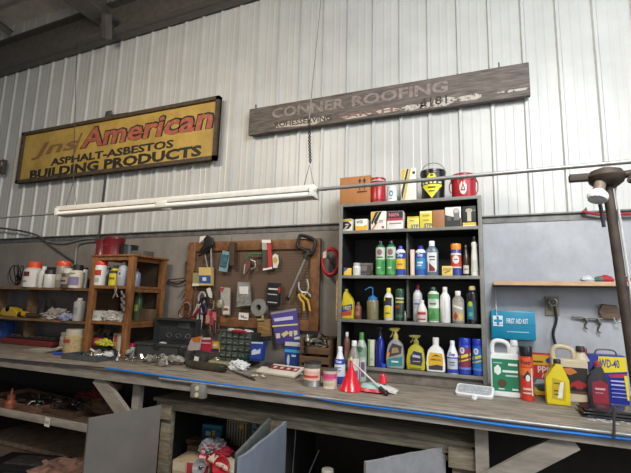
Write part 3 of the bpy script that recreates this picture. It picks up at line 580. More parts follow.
# ------------------------------------------------------------------ bench, right of the cabinet
def jug(name, lab, x0, x1, yt, Y, zb, body, capc, dec, dep=.5, cap_side=1, cap_at=.62, hole=True, rz=0, captop=True):
    cx, w, h = span(x0, x1, yt, Y, zb); hw = w/2; d = w*dep; s = cap_side
    t = thing(name, lab, 'jug', (cx, Y, zb), rz)
    sh = h*.76
    out = [(-hw*.96, 0), (hw*.96, 0), (hw, h*.04), (hw, sh*.94), (hw*.9, sh), (-hw*.9, sh), (-hw, sh*.94), (-hw, h*.04)]
    b = MB().prism(out, -d/2, d/2, w*.05)
    hx = -s*hw*.25; r = w*.055
    b.tube(smooth_path([(-s*hw*.82, 0, sh*.93), (-s*hw*.84, 0, h*.88), (-s*hw*.62, 0, h*.965), (-s*hw*.1, 0, h*.965), (s*hw*.28, 0, h*.90), (s*hw*.36, 0, sh*.95)], 5), r*1.5, 10)
    cxn = s*hw*cap_at
    b.lathe([(w*.24, sh*.97), (w*.20, h*.80), (w*.12, h*.88), (w*.11, h*.91)], 16, o=(cxn, 0, 0), sy=.8)
    b.build('body', body, t)
    MB().lathe([(0, h*.90), (w*.13, h*.90), (w*.13, h*.985), (w*.11, h), (0, h)], 16, o=(cxn, 0, 0)).build('cap', capc, t)
    decals(t, hw, d/2, h, dec, False); return t
jug('cleaner_jug', 'white plastic jug with large green label right of the cabinet', 490.5, 520, 339.5, 3.40, BZ, plastic('dcdfdd'), plastic('d3d6d4'),
    [('r', -.90, .92, .10, .66, '1d7350'), ('p', [(-.75, .5), (-.5, .56), (-.3, .5), (-.3, .42), (-.5, .37), (-.75, .42)], 'cfdcd4'), ('r', .2, .8, .55, .59, 'd6e2dc'), ('r', -.2, .8, .43, .47, 'd6e2dc'), ('r', 0, .8, .36, .39, 'a9c9ba'), ('e', -.25, .24, .3, .07, '4c3d28'), ('r', -.5, -.1, .13, .15, 'cfdcd4'), ('r', .4, .8, .13, .16, 'cfdcd4'), ('r', -.8, -.2, .58, .60, '8fc2aa')], cap_at=.66)
rt('spray_can', 'red and orange can with black cap beside the green labelled jug', 'spray can', 519.5, 533.6, 346, 3.33, BZ, 'aerocap', plastic('bf3322'), plastic('17171a'), [('r', -.98, .98, .62, .78, 'd0572a'), ('t', 'Power', -.75, .6, .66, .75, '2a1a16'), ('r', -.98, .98, .46, .60, 'd86b2c'), ('p', [(-.6, .42), (.1, .56), (.6, .44), (.2, .38)], '2a2a30'), ('e', .1, .42, .3, .06, 'd8d6d2'), ('r', -.6, .5, .2, .24, 'd8b0a0'), ('r', -.6, .5, .13, .16, 'd8b0a0'), ('r', .5, .7, .1, .6, 'd8c8b8')])
box_thing('soap_carton', 'red and yellow carton standing behind the yellow oil bottle', 'box', 532.5, 555, 354.5, 3.52, BZ, .12, paper('c4352a'), [('r', -.98, .98, .74, .98, 'd9a92a'), ('e', .5, .86, .26, .06, '2c4c9c'), ('r', -.9, .0, .80, .84, '5a3a1c'), ('t', 'pper', -.5, .95, .56, .72, 'e8dfd8'), ('t', '/4', -.2, .4, .44, .54, 'e8dfd8'), ('p', [(-.9, .12), (-.9, .42), (-.4, .44), (.4, .3), (.5, .08)], '4f6a78'), ('p', [(-.9, .28), (.6, .34), (.5, .40), (-.6, .40)], 'a9b4b6'), ('r', -.98, .98, .03, .2, 'd5b43a'), ('e', -.2, .2, .5, .08, '37402f')])
oil_bottle('bright yellow motor oil bottle with black cap in front of the cream jug', 545, 569, 359, 3.30, BZ, plastic('d8c21c'), plastic('22211c'), [('p', [(-.55, .14), (.55, .10), (.62, .52), (-.45, .60)], 'b7a21c'), ('r', -.35, .3, .46, .49, '5a5220'), ('p', [(-.1, .16), (.3, .16), (.5, .52), (.2, .5)], 'e2dfd0'), ('r', -.35, .0, .22, .25, '5a5220'), ('r', -.35, .0, .30, .33, '8a2a20')], lean=.45)
jug('fluid_jug', 'cream coloured jug with dark cap and car picture label', 551, 587, 345.5, 3.46, BZ, plastic('cbbd9f'), plastic('2a2520'), [('r', -.92, .95, .18, .62, '2b2622'), ('p', [(-.5, .52), (.0, .48), (.4, .54), (.1, .61), (-.3, .60)], 'c0743a'), ('p', [(-.1, .26), (.0, .34), (.4, .40), (.9, .34), (.9, .24)], 'a5282c'), ('e', .15, .25, .14, .035, '151515'), ('e', .75, .25, .14, .035, '151515'), ('r', -.92, .95, .16, .2, '5a3c2a')], cap_at=.72)
oil_bottle('dark grey oil bottle with deep red label and red cap', 586, 608, 361, 3.42, BZ, plastic('2d2b30'), plastic('a02838'), [('p', [(-.55, .06), (.85, .06), (.85, .50), (.3, .58), (-.55, .52)], '8c2032'), ('r', -.3, .6, .36, .40, 'c9a9b0'), ('r', -.3, .4, .28, .30, 'b98f98')], lean=.5)
box_thing('gallon_can', 'square blue and yellow gallon can reading WD-40', 'can', 590, 628, 355.5, 3.50, BZ, .12, mat('232f8c', .25, var=.04), [('p', [(-.46, .97), (.98, .98), (.98, .68), (-.55, .62)], 'dcc81e'), ('p', [(.0, .60), (.98, .64), (.98, .56), (.10, .54)], 'a82c3c'), ('t', 'WD-40', -.42, .62, .74, .92, '22307c'), ('r', .1, .9, .46, .49, 'b5bad8'), ('r', .1, .8, .38, .41, 'b5bad8'), ('r', .1, .9, .30, .32, '8a92c4'), ('r', .1, .9, .22, .24, '8a92c4'), ('r', .1, .9, .14, .16, '8a92c4'), ('p', [(.80, .6), (.98, .6), (.98, .1), (.88, .1)], 'dcc81e')])
o = bpy.data.objects['gallon_can']; w, h = 0, 0
gh = at(609, 355.5, 3.50).z - BZ
MB().lathe([(0, 0), (.022, 0), (.022, .03), (.018, .034), (0, .034)], 16).build('spout_cap', plastic('b3283a'), o, loc=(-.125, 0, gh))
MB().tube(smooth_path([(-.06, 0, gh), (-.04, 0, gh+.03), (.05, 0, gh+.03), (.07, 0, gh)]), .006, 6).build('carry_handle', mat('55504a', .4), o)
# folded black case, flakes of white paint
q = atz(603, 411, BZ)
t = thing('folded_pouch', 'flat shiny black folded pouch on the bench by the blue gallon can', 'pouch', (q.x+.02, 3.10, BZ))
for k, (dz, s) in enumerate(((.012, 1), (.030, .97), (.046, .9))):
    MB().prism([(-.17*s, 0), (.20*s, 0), (.205*s, .006), (.18*s, .016), (-.12*s, .016), (-.175*s, .010)], -.11*s, .11*s, .004).build(['bottom_fold', 'middle_fold', 'top_fold'][k], mat('1b1b20', .18, bump=.2, scale=9), t, loc=(0, 0, dz-.012))
b = MB()
for i in range(55):
    px = random.uniform(588, 631); py = random.gauss(419 + (px-600)*.11, 1.8); q = atz(px, py, BZ)
    if q.y < BF + .01: continue
    s = random.uniform(.004, .014); a = random.random()*3
    b.prism([(s*math.cos(a+k*1.3)*random.uniform(.5, 1.2), s*math.sin(a+k*1.3)*random.uniform(.5, 1.2)) for k in range(5)], 0, .0015)
    for v in list(b.bm.verts)[-10:]: v.co = Vector((q.x + v.co.x, q.y + v.co.z, BZ + v.co.y + .0003))
tag(b.build('paint_flakes', mat('c3c8cf', .8), smooth=False), 'scattered white paint flakes on the bench edge at right', 'debris', kind='stuff')
# mirror on the bench edge
cs = [atz(*p, BZ) for p in ((453.5, 391), (494, 394.5), (498, 402), (456, 397.5))]
c = sum(cs, Vector())/4
t = thing('vehicle_mirror', 'white framed mirror with short stem lying on the bench edge', 'mirror', c)
def rrect(x, y, r=.02, n=4):
    out = []
    for (sx, sy, a0) in ((1, 1, 0), (-1, 1, 90), (-1, -1, 180), (1, -1, 270)):
        for k in range(n+1): a = R_(a0 + 90*k/n); out.append((sx*(x-r) + r*math.cos(a), sy*(y-r) + r*math.sin(a)))
    return out
b = MB().prism(rrect(.125, .062), -.022, 0, .004)
b.xf(Matrix.Rotation(R_(90), 4, 'X')); b.xf(Matrix.Translation((0, 0, 0)))
for v in b.bm.verts: v.co = Vector((v.co.x, v.co.y, abs(v.co.z)))
b.build('frame', plastic('d9dbdc'), t, rot=(.42, 0, -.12), loc=(0, 0, .024))
b = MB().prism(rrect(.112, .048), -.0245, -.022)
b.xf(Matrix.Rotation(R_(90), 4, 'X'))
for v in b.bm.verts: v.co.z = abs(v.co.z)
b.build('mirror_glass', mat('b9bec0', .3, .2, var=.2, scale=60), t, rot=(.42, 0, -.12), loc=(0, 0, .024))
MB().box((.005, -.088, .010), (.035, .09, .012), .003).cyl((.005, -.125, .002), (.005, -.125, .018), .013).build('stem', plastic('d9dbdc'), t, rot=(0, 0, -.05))
# ------------------------------------------------------------------ right wall: shelf, first aid kit and so on
zs = at(550, 281, 3.62).z
t = thing('wall_shelf', 'long light edged plank shelf on the wall right of the cabinet', 'shelf', (1.7, 3.76, zs))
MB().box((0, 0, -.02), (3.3, .28, .035)).build('board', mat('5f5e60', .6), t)
MB().box((0, -.143, -.018), (3.3, .008, .03)).build('edge_strip', wood('c9a883', 'a98765'), t)
x0, x1 = at(491, 325, 3.8).x, at(535.5, 325, 3.8).x; za, zb = at(513, 339.5, 3.8).z, at(513, 311, 3.8).z
t = thing('first_aid_kit', 'teal blue first aid case hung on the wall by the cabinet', 'first aid kit', ((x0+x1)/2, 3.84, za))
W_, H_ = x1-x0, zb-za
MB().box((0, 0, H_/2), (W_, .10, H_), .008).build('case', mat('1787a8', .35, var=.04), t)
MB().box((0, -.001, H_*.52), (W_*1.005, .102, .004)).build('lid_seam', mat('126c88'), t)
decals(t, W_/2, .05, H_, [('r', -.90, -.45, .45, .82, 'dfe6e8'), ('r', -.73, -.62, .48, .79, '1787a8'), ('r', -.86, -.49, .59, .68, '1787a8'), ('t', 'FIRST AID KIT', -.28, .68, .56, .74, 'dfe6e8'), ('r', -.28, .7, .25, .29, '8fc3d2')], False)
MB().tube([(-W_*.36, -.056, H_*.78), (-W_*.375, -.03, at(497, 283, 3.8).z-za-.03)], .004, 6).build('hanging_cord', mat('b8b4ae'), t)
t = thing('hook_plate', 'tan wall plate with coiled fitting and hanging black strap', 'hook', at(552, 306, WY-.02))
MB().box((0, 0, 0), (.10, .01, .15), .003).build('plate', mat('8c8470', .6), t)
MB().tube([(.028*math.cos(a*.8), -.03-.002*a, .03+.028*math.sin(a*.8)) for a in range(20)], .007, 6).build('coil', steel('9a968c'), t)
q = at(555, 344, WY-.05) - t.location
MB().tube(smooth_path([(.01, -.04, .02), (.02, -.04, -.1), (q.x-.01, -.04, q.z*.7), (q.x, -.04, q.z)]), .012, 6).build('strap', mat('1f1f21', .4), t)
MB().tube([(q.x+.014*math.cos(a), -.04, q.z-.01+.02*math.sin(a)) for a in range(6)], .004, 6, True).build('clip', steel(), t)
t = thing('hanging_bracket', 'thin steel rack with two small hooks on the wall under the shelf', 'hook', at(586, 319, WY-.02))
b = MB(); q = t.location
pl = lambda x, y: (lambda p: (p.x-q.x, -.02, p.z-q.z))(at(x, y, WY-.02))
b.cyl(pl(571, 316.5), pl(602, 319), .008); b.build('bar', steel('77746e'), t)
for (x, y, x2, y2) in ((584, 318, 587, 329), (597, 319, 600, 333)):
    MB().tube(smooth_path([pl(x, y), pl(x+2, (y+y2)/2-2), pl(x2-3, y2-3), pl(x2, y2)]), [.014]*7+[.007]*12, 8).build('hook', steel('5b5852'), t)
t = thing('wooden_block', 'small brown wooden bracket on the wall behind the lamp pole', 'bracket', at(612, 312, WY-.03))
MB().prism([(-.07, -.05), (-.09, 0), (-.06, .06), (.03, .05), (.06, -.02), (.02, -.06)], -.02, .02, .004).build('block', wood('6d5746'), t)
MB().tube([(.0, -.03, -.04), (.01, -.04, -.08), (.04, -.04, -.07)], .006, 6).build('hook', steel(), t)
zs2 = zs - .003
for i, (x, y, c, s, lab) in enumerate(((588, 278.5, 'c9cbcd', .05, 'crumpled white wrapper lying on the wall shelf'), (599.5, 276.5, '5a6a66', .045, 'grey green lump beside the pole on the wall shelf'), (605.5, 276.5, 'b02c3a', .05, 'red lump just left of the pole on the wall shelf'), (622.5, 277, 'b5303e', .045, 'red lump just right of the pole on the wall shelf'), (628.5, 277.5, '2c2a2c', .04, 'dark lump at the right end of the wall shelf'))):
    p = at(x, y, 3.70); b = MB().lathe([(0, 0), (s*.7, 0), (s*.9, s*.35), (s*.6, s*.8), (s*.2, s), (0, s)], 9, sx=1.1)
    for v in b.bm.verts: v.co *= random.uniform(.85, 1.15)
    for v in b.bm.verts: v.co.z = max(0, v.co.z)
    tag(b.build('wrapper' if i == 0 else 'rag', mat(c, .7), loc=(p.x, 3.70, zs2)), lab, 'wrapper' if i == 0 else 'rag')
t = thing('red_air_line', 'thin red air line with valve on the wall edge by the pole', 'pipe', at(600, 214, WY-.07))
q = t.location; pl = lambda x, y: (lambda p: (p.x-q.x, 0, p.z-q.z))(at(x, y, WY-.07))
MB().tube([pl(582, 211.5), pl(590, 213), pl(602, 215), pl(640, 213.5)], .012, 8).build('pipe', mat('9c2c34', .4), t)
MB().prism([pl(582, 212)[::2], pl(588, 213)[::2], pl(586, 207)[::2]], -.01, .01).build('valve', mat('5c2c2a', .4), t)
# ------------------------------------------------------------------ pegboard and the things on it
PY = WY - .04
tl, tr, br, bl = at(189, 243.5, PY), at(321, 237.5, PY), at(319.5, 326, PY), at(184.5, 329, PY)
px0, px1 = (tl.x+bl.x)/2, (tr.x+br.x)/2; pz0, pz1 = (bl.z+br.z)/2, (tl.z+tr.z)/2
t = thing('pegboard', 'brown pegboard in an orange-brown wooden frame on the wall', 'pegboard', ((px0+px1)/2, PY, pz0))
W_, H_ = px1-px0, pz1-pz0
pm = bpy.data.materials.new('perforated_hardboard'); pm.use_nodes = True; N = pm.node_tree.nodes; L_ = pm.node_tree.links; bs = N['Principled BSDF']; bs.inputs['Roughness'].default_value = .7
tc = N.new('ShaderNodeTexCoord'); sc = N.new('ShaderNodeVectorMath'); sc.operation = 'SCALE'; sc.inputs['Scale'].default_value = 1/.03; L_.new(tc.outputs['Object'], sc.inputs[0])
fr_ = N.new('ShaderNodeVectorMath'); fr_.operation = 'FRACTION'; L_.new(sc.outputs[0], fr_.inputs[0])
sb = N.new('ShaderNodeVectorMath'); sb.operation = 'SUBTRACT'; sb.inputs[1].default_value = (.5, 0, .5); L_.new(fr_.outputs[0], sb.inputs[0])
ml = N.new('ShaderNodeVectorMath'); ml.operation = 'MULTIPLY'; ml.inputs[1].default_value = (1, 0, 1); L_.new(sb.outputs[0], ml.inputs[0])
ln = N.new('ShaderNodeVectorMath'); ln.operation = 'LENGTH'; L_.new(ml.outputs[0], ln.inputs[0])
rp = N.new('ShaderNodeValToRGB'); rp.color_ramp.elements[0].position = .2; rp.color_ramp.elements[1].position = .27
rp.color_ramp.elements[0].color = (*lin('1f1711'), 1); rp.color_ramp.elements[1].color = (*lin('614c3c'), 1); L_.new(ln.outputs['Value'], rp.inputs[0]); L_.new(rp.outputs[0], bs.inputs['Base Color'])
MB().box((0, .01, H_/2), (W_-.05, .012, H_-.05)).build('board', pm, t)
pw = wood('855a35', '56361f', .6, (4, 4, 4), 5); f = .105
for z in (f/2, H_-f/2): MB().box((0, -.004, z), (W_, .035, f), .004).build('rail', pw, t)
for s in (-1, 1): MB().box((s*(W_/2-f/2), -.006, H_/2), (f, .037, H_-.005), .004).build('stile', pw, t)
HY = PY - .055
def hang(name, lab, cat, x, y, Y=HY, group=None):
    t = thing(name, lab, cat, at(x, y, Y), 0, group); o = t.location.copy()
    return t, (lambda px, py, dy=0: (lambda p: Vector((p.x-o.x, dy, p.z-o.z)))(at(px, py, Y)))
def poly(t, q, pts, d, m, name, dy=0, bev=0, parent=None):
    out = [(q(*p).x, q(*p).z) for p in pts]; return MB().prism(out, dy - d/2, dy + d/2, bev).build(name, m, parent or t)
blkp = mat('1f1e1e', .4)
t, q = hang('hedge_shears', 'black handled pruning tool hanging at the top left of the pegboard', 'pruner', 208, 245)
poly(t, q, [(203, 237.5), (208, 235.5), (213, 238), (214, 245), (208, 247), (202, 253), (200, 250), (206, 243)], .03, blkp, 'handle', bev=.006)
MB().tube([q(211, 246), q(211.5, 268)], .010, 8).build('arm', steel('a9a69e'), t)
MB().tube([q(205, 254), q(208, 270)], .009, 8).build('arm', steel('908c84'), t)
MB().tube([q(200, 256, -.02), q(207, 252, -.02), q(213, 246, -.02)], .014, 8).build('grip', blkp, t)
poly(t, q, [(201, 243.5), (201.8, 237), (208, 236), (205, 240)], .004, paper('d8d5cb'), 'price_tag', dy=-.03)
t, q = hang('carded_package', 'yellow carded package with blue panel hanging under the pruning tool', 'package', 206, 276)
poly(t, q, [(200, 267.5), (212.5, 267.5), (212.5, 285.5), (200, 285.5)], .045, paper('c9ae6c'), 'card')
lb = poly(t, q, [(200.6, 275.5), (212, 275.5), (212, 283.5), (200.6, 283)], .004, paper('2f4c8a'), 'label', dy=-.026)
poly(t, q, [(204.3, 277.5), (208, 277.5), (208, 281), (204.3, 281)], .003, paper('c9ccd6'), 'print_patch', dy=-.030, parent=lb)
t, q = hang('small_packet', 'small green and cream packet left of the yellow carded package', 'packet', 196.5, 280)
poly(t, q, [(193.5, 273), (199.5, 273), (199.5, 286), (193, 286)], .02, paper('8d8a5c'), 'card'); poly(t, q, [(193.4, 283.5), (199.4, 283.5), (199.5, 286), (193, 286)], .004, paper('d3d0c0'), 'label', dy=-.013)
t, q = hang('blister_pack', 'clear blue blister pack tilted on the upper pegboard', 'package', 225, 261)
poly(t, q, [(223, 250.5), (230.8, 252), (227, 272), (218.7, 271)], .012, mat('7d99a0', .2, var=.1), 'card'); poly(t, q, [(223, 254), (229, 255), (226.5, 267), (220.8, 266)], .03, mat('4d6f7c', .12, var=.25, scale=30), 'bubble', dy=-.012, bev=.004)
t, q = hang('sanding_block', 'dark wooden block hanging from the frame beside the blue blister pack', 'block', 233, 255)
poly(t, q, [(230.5, 242.5), (235.6, 242.5), (235, 266.5), (230.5, 266)], .05, wood('4c3a28'), 'block', bev=.004)
t, q = hang('garden_clamp', 'rusty clamp with a curved green handle at the pegboard centre', 'clamp', 250, 265)
MB().tube(smooth_path([q(246.5, 259), q(249, 255.5), (q(256, 253.8)), q(262, 254)]), .008, 8).build('handle', plastic('2f7a45'), t)
poly(t, q, [(247, 260), (251, 261), (250, 268), (246.8, 274), (244.8, 272)], .03, mat('6d3c38', .5), 'jaw', bev=.003)
MB().tube(smooth_path([q(251, 260), q(255, 262), q(255, 267), q(251, 269)]), .008, 8).build('hook', steel('b0aca2'), t)
MB().cyl(q(246, 264, -.02), q(245, 274, -.02), .009).build('screw', steel('b0aca2'), t)
t, q = hang('carded_tool', 'red and white carded brush tool hanging below the top rail', 'package', 267, 255)
poly(t, q, [(262, 239.5), (271, 239.5), (272.3, 269), (263.3, 270.5)], .008, paper('b4322e'), 'card'); lb = poly(t, q, [(262, 239.8), (271, 239.8), (271.1, 243), (262.2, 243)], .004, paper('ded9d2'), 'label', dy=-.007)
poly(t, q, [(263, 243.5), (267.2, 243.5), (267.6, 250), (263.3, 250)], .02, plastic('a9a9a2'), 'brush_head', dy=-.012); poly(t, q, [(263.2, 250), (267.6, 250), (268, 267), (264.2, 267)], .025, mat('4a4638', .8), 'brush_grip', dy=-.012)
poly(t, q, [(263.4, 268.6), (272.2, 267), (272.3, 269), (263.3, 270.5)], .004, paper('ded9d2'), 'label', dy=-.007)
t, q = hang('round_tag', 'small white tag with yellow disc beside the red carded tool', 'tag', 275.5, 261)
poly(t, q, [(272.5, 256), (275, 253.6), (278, 255), (279, 262), (277, 268), (273.3, 268)], .006, paper('cfcbbf'), 'card'); poly(t, q, [(273.6, 258.5), (275.7, 257), (277.7, 259), (277.2, 262.5), (275, 263.5), (273.6, 261.5)], .004, paper('b99a4a'), 'label', dy=-.006)
t, q = hang('bow_handled_cutter', 'long steel cutter with black D handle hanging diagonally on the pegboard', 'cutter', 304, 250)
out = [(299, 238.5), (301.5, 235.3), (314.5, 240.5), (313, 252), (309, 254.5), (305.5, 250.5), (298, 246.5)]
MB().tube(smooth_path([q(*p) for p in out], 4, True), .018, 8, True).build('handle', blkp, t)
MB().tube([q(309, 251), q(304, 262), q(288.5, 297)], [.02, .015, .013], 10).build('shaft', steel('a8a49a'), t)
MB().tube([q(309.5, 250), q(305, 259)], .021, 10).build('collar', mat('3a3836', .4), t)
MB().tube([q(289.5, 294.5), q(286.5, 299.5), q(289, 299)], .014, 8).build('tip', blkp, t)
t, q = hang('slip_joint_pliers', 'open pliers with yellow handles at the right of the pegboard', 'pliers', 304, 296)
MB().tube(smooth_path([q(298.5, 294), q(300.5, 299), q(303.5, 303), q(304, 311)]), .012, 8).build('handle', plastic('c79f2f'), t)
MB().tube(smooth_path([q(301, 294), q(305, 298), q(308, 301), q(310, 311)]), .012, 8).build('handle', plastic('c79f2f'), t)
MB().tube(smooth_path([q(299, 282), q(299, 288), q(302, 292), q(308, 293), q(311, 297)]), .009, 8).build('jaw', steel('b9b5ab'), t)
MB().tube(smooth_path([q(307, 279.5), q(308.5, 286), q(307, 292), q(303, 297)]), .009, 8).build('jaw', steel('b9b5ab'), t)
t, q = hang('parts_bag', 'clear plastic bag of hardware with white header on the pegboard', 'bag', 244, 295)
poly(t, q, [(238, 282), (249.8, 282.5), (250.6, 299), (252, 305.5), (236.5, 307)], .02, mat('8e8d86', .2, var=.25, scale=30), 'bag', bev=.004); poly(t, q, [(240, 286.5), (248.8, 286.5), (248.8, 294), (240.3, 294)], .004, paper('d3d0c6'), 'label', dy=-.013)
t, q = hang('packaged_tool', 'black packaged tool with white print hanging right of the hardware bag', 'package', 274, 294)
poly(t, q, [(268, 282.5), (281, 283.5), (279, 306), (266.5, 304.5)], .03, mat('26272a', .3), 'card', bev=.002); lb = poly(t, q, [(269.5, 288), (278.8, 288.6), (278.6, 290.2), (269.3, 289.6)], .004, paper('c9c6bd'), 'label', dy=-.017)
for y in (293.5, 301.5): poly(t, q, [(268.5, y), (278, y+.8), (277.8, y+1.8), (268.4, y+1)], .004, paper('a9a69d'), 'print_patch', dy=-.017, parent=lb)
poly(t, q, [(279.5, 287), (281.3, 287), (281, 293), (279.2, 293)], .004, plastic('a32f2c'), 'stripe', dy=-.017)
t, q = hang('duct_tape', 'grey roll of duct tape hanging low on the pegboard', 'tape roll', 259.5, 307.5)
ro = (q(267, 307).x - q(252, 307).x)/2
b = MB(); rs = []
for a in range(28):
    ca, sa = math.cos(a*math.pi/14), math.sin(a*math.pi/14)
    rs.append([b.bm.verts.new((r*ca, y, r*sa)) for r, y in ((ro, -.025), (ro, .025), (ro*.36, .025), (ro*.36, -.025))])
b.loft(rs, True); b.build('roll', mat('86857f', .35, var=.1), t)
t, q = hang('number_tag', 'small white handwritten tag low on the pegboard', 'tag', 244, 316, Y=PY-.032)
poly(t, q, [(239, 312.5), (248.8, 313.2), (248.2, 320.2), (238.5, 319.5)], .004, paper('dcd9cf'), 'card')
MB().tube(smooth_path([q(241, 315, -.004), q(242, 317.3, -.004), q(243.5, 315.5, -.004), q(244, 317.8, -.004), q(247, 317.6, -.004)]), .004, 5).build('scribble', mat('35353c'), t)
t, q = hang('wooden_mallet', 'worn wooden fixture with a brass knob hanging below the duct tape', 'fixture', 264, 330)
poly(t, q, [(259, 320), (270.5, 319), (271, 336), (258, 337)], .05, wood('8f6c3f'), 'block', bev=.004)
MB().cyl(q(262.5, 314), q(262.5, 331), .016).cyl(q(258.7, 320, -.02), q(266, 320, -.02), .018).build('knob', mat('a39468', .4, .5), t)
poly(t, q, [(257, 335), (270, 334.5), (270, 340.5), (256.5, 342.5)], .03, mat('28282c'), 'base'); poly(t, q, [(257, 336), (259.8, 336), (259.4, 339.5), (256.6, 339.5)], .004, paper('cfccc4'), 'label', dy=-.018)
# left cluster
t, q = hang('cable_tie_bundle', 'bundle of white straps with one dark red strip hanging low at left', 'bundle', 197, 320)
for k in range(9):
    x = 191 + k*1.35; MB().tube(smooth_path([q(198+k*.4, 304, -.01*(k % 3)), q(x+1.5, 316, -.01*(k % 3)), q(x, 332 - (k % 3)*1.5, -.01*(k % 3))], 3), .008, 6).build('strap', mat('bbb6ae' if k % 3 else '8d8982', .4), t)
MB().tube([q(194.5, 318, -.04), q(202.5, 308, -.04)], .016, 4).build('red_strip', plastic('8c2530'), t)
t, q = hang('cable_coil', 'black and grey coil of cable hanging at the left of the pegboard', 'coil', 203, 302)
for k, (x, y, r, c) in enumerate(((202, 298, .065, 'a9a8ac'), (203.5, 305, .075, '232326'), (206, 303, .06, '1d1c1e'), (204.5, 309, .055, '3a3a52'))):
    c0 = q(x, y); MB().tube([(c0.x + r*math.cos(a*.63)*.7, -.01*k, c0.z + r*math.sin(a*.63)) for a in range(10)], .010, 6, True).build('loop', mat(c, .4), t)
t, q = hang('white_tag', 'crumpled white tag hanging above the black coil of cable', 'tag', 209, 292)
poly(t, q, [(206.5, 289), (210, 287.5), (212, 293), (212, 298), (209, 297)], .006, paper('cac7be'), 'card')
t, q = hang('glove_bundle', 'pink red bundle of small packets hanging below the black coil', 'packet', 212, 317)
for k, (x, y, c) in enumerate(((207, 313, 'b5646a'), (210.5, 315, 'a8323c'), (214, 316, 'b8737a'), (212, 321, 'a0444c'), (208.5, 319, 'c08c80'))): poly(t, q, [(x, y-4), (x+3.4, y-3.5), (x+3.2, y+4.5), (x-.4, y+4)], .012, mat(c, .35, var=.2, scale=40), 'packet', dy=-.01*k, bev=.002)
t, q = hang('key_bundle', 'cluster of rusty brown fittings and wire below the pink packets', 'fittings', 214, 326)
for k in range(7):
    x, y = 209+k*1.6, 325+(k*3) % 5; MB().tube([q(x, y-5, -.01*(k % 2)), q(x+.6, y+3, -.01*(k % 2)), q(x-.4, y+6, 0)], .010, 6).build('fitting', mat(['6b4a38', '8b7764', '4a3a30'][k % 3], .4, .5), t)
MB().tube(smooth_path([q(214, 301), q(213, 309), q(209, 310), q(211, 314)]), .006, 6).build('wire_hook', steel('bab5aa'), t)
t, q = hang('carded_package', 'white and clear carded package with red corner below the wood block', 'package', 225, 302)
poly(t, q, [(221, 287), (230.3, 288), (230, 315), (223, 315), (221, 300)], .01, mat('aaa69c', .3, var=.12), 'card'); poly(t, q, [(221, 288), (225, 287.5), (222.5, 292.5)], .004, plastic('a93038'), 'label', dy=-.008)
poly(t, q, [(223.5, 305.5), (229.5, 306), (229.5, 314), (223.5, 314)], .004, paper('cfc9c0'), 'label', dy=-.008); poly(t, q, [(224, 308), (229, 308.3), (229, 310.5), (224, 310.5)], .003, paper('8e3034'), 'stripe', dy=-.011)
MB().lathe([(0, -.05), (.035, -.04), (.045, 0), (.03, .045), (0, .05)], 12).build('bubble', mat('8f8a72', .15, var=.2), t, loc=q(221.5, 304, -.02))
t, q = hang('hack_saw', 'hacksaw with dark frame and red handle on the wall left of the pegboard', 'saw', 178, 281, WY-.05)
MB().tube([q(186, 261.5), q(185.8, 277), q(187, 284)], .012, 6).build('handle', mat('2a2024'), t)
MB().tube(smooth_path([q(168, 280.5), q(176, 284), q(183, 282), q(186.5, 279)]), .010, 6).build('frame', mat('3c2024', .4), t)
MB().tube([q(168, 280), q(185, 278)], .007, 6).build('blade', mat('6d3a38', .4, .3), t)
MB().tube([q(186.5, 286), q(179, 297)], .009, 6).build('stay', steel('918d86'), t)
t, q = hang('wire_loop', 'small reddish loop of wire on the lower left frame of the pegboard', 'coil', 185.5, 309)
for k in range(3): MB().tube([(q(185.5, 309).x + .075*math.cos(a*.63+k), -.012*k, .085*math.sin(a*.63+k*1.3)-.01*k) for a in range(10)], .006, 6, True).build('loop', mat(['7a4a44', '8d8880', '5e2c2c'][k], .4), t)
t, q = hang('red_hoop', 'bright red hose coil with white fitting on the wall beside the cabinet', 'hose coil', 331, 262, WY-.10)
for k in range(2): MB().tube([(.09*math.cos(a*math.pi/12)*(1-.12*k), -.02*k, .135*math.sin(a*math.pi/12)*(1-.1*k)) for a in range(24)], .015, 8, True).build('loop', plastic('a8242f'), t)
poly(t, q, [(324.5, 253), (328, 251), (328, 258), (324.5, 259)], .03, plastic('cfcac2'), 'fitting', dy=-.03)
MB().tube([(-.03, -.02, .06), (.04, -.02, -.04), (.05, -.02, -.08)], .012, 6).build('nozzle', mat('222224'), t)
# ------------------------------------------------------------------ orange-brown wooden unit
ow = wood('9c6a3c', '6a4020', .6, (5, 5, 1.2), 6)
UF, UB = 3.30, 3.80
ux0, ux1 = at(88, 300, UF).x, at(129.5, 300, UF).x; uz = at(110, 254.5, UF).z
uz1, uz2 = at(108, 285.5, UF).z, at(106, 321, UF).z
t = thing('wooden_shelf_unit', 'open orange-brown wooden shelf unit standing on the bench', 'shelf unit', ((ux0+ux1)/2, UF, BZ))
uw = (ux1-ux0)/2+.005; UD = UB-UF
for sx in (-1, 1):
    for sy in (0, 1): MB().box((sx*(uw-.035), .025+sy*(UD-.05), (uz-BZ)/2-.01), (.07, .05, uz-BZ-.02), .002).build('post', ow, t)
MB().box((0, UD/2, uz-BZ-.01), (2*uw+.03, UD+.02, .02), .002).build('unit_top', ow, t)
MB().box((0, UD/2, uz-BZ-.04), (2*uw-.14, UD-.01, .04)).build('top_rail', ow, t)
for z in (uz1, uz2):
    MB().box((0, UD/2, z-BZ-.012), (2*uw-.002, UD-.1, .024)).build('shelf', ow, t)
    for sx in (-1, 1): MB().box((sx*(uw-.03), UD/2, z-BZ-.035), (.03, UD-.1, .05)).build('side_rail', ow, t)
    MB().box((0, .012, z-BZ-.016), (2*uw-.14, .02, .032)).build('front_rail', ow, t)
UX = (ux0+ux1)/2
MB().box((0, UD-.005, (uz-BZ)/2), (2*uw-.1, .006, uz-BZ-.06)).build('back_panel', mat('4a3828', .8), t)
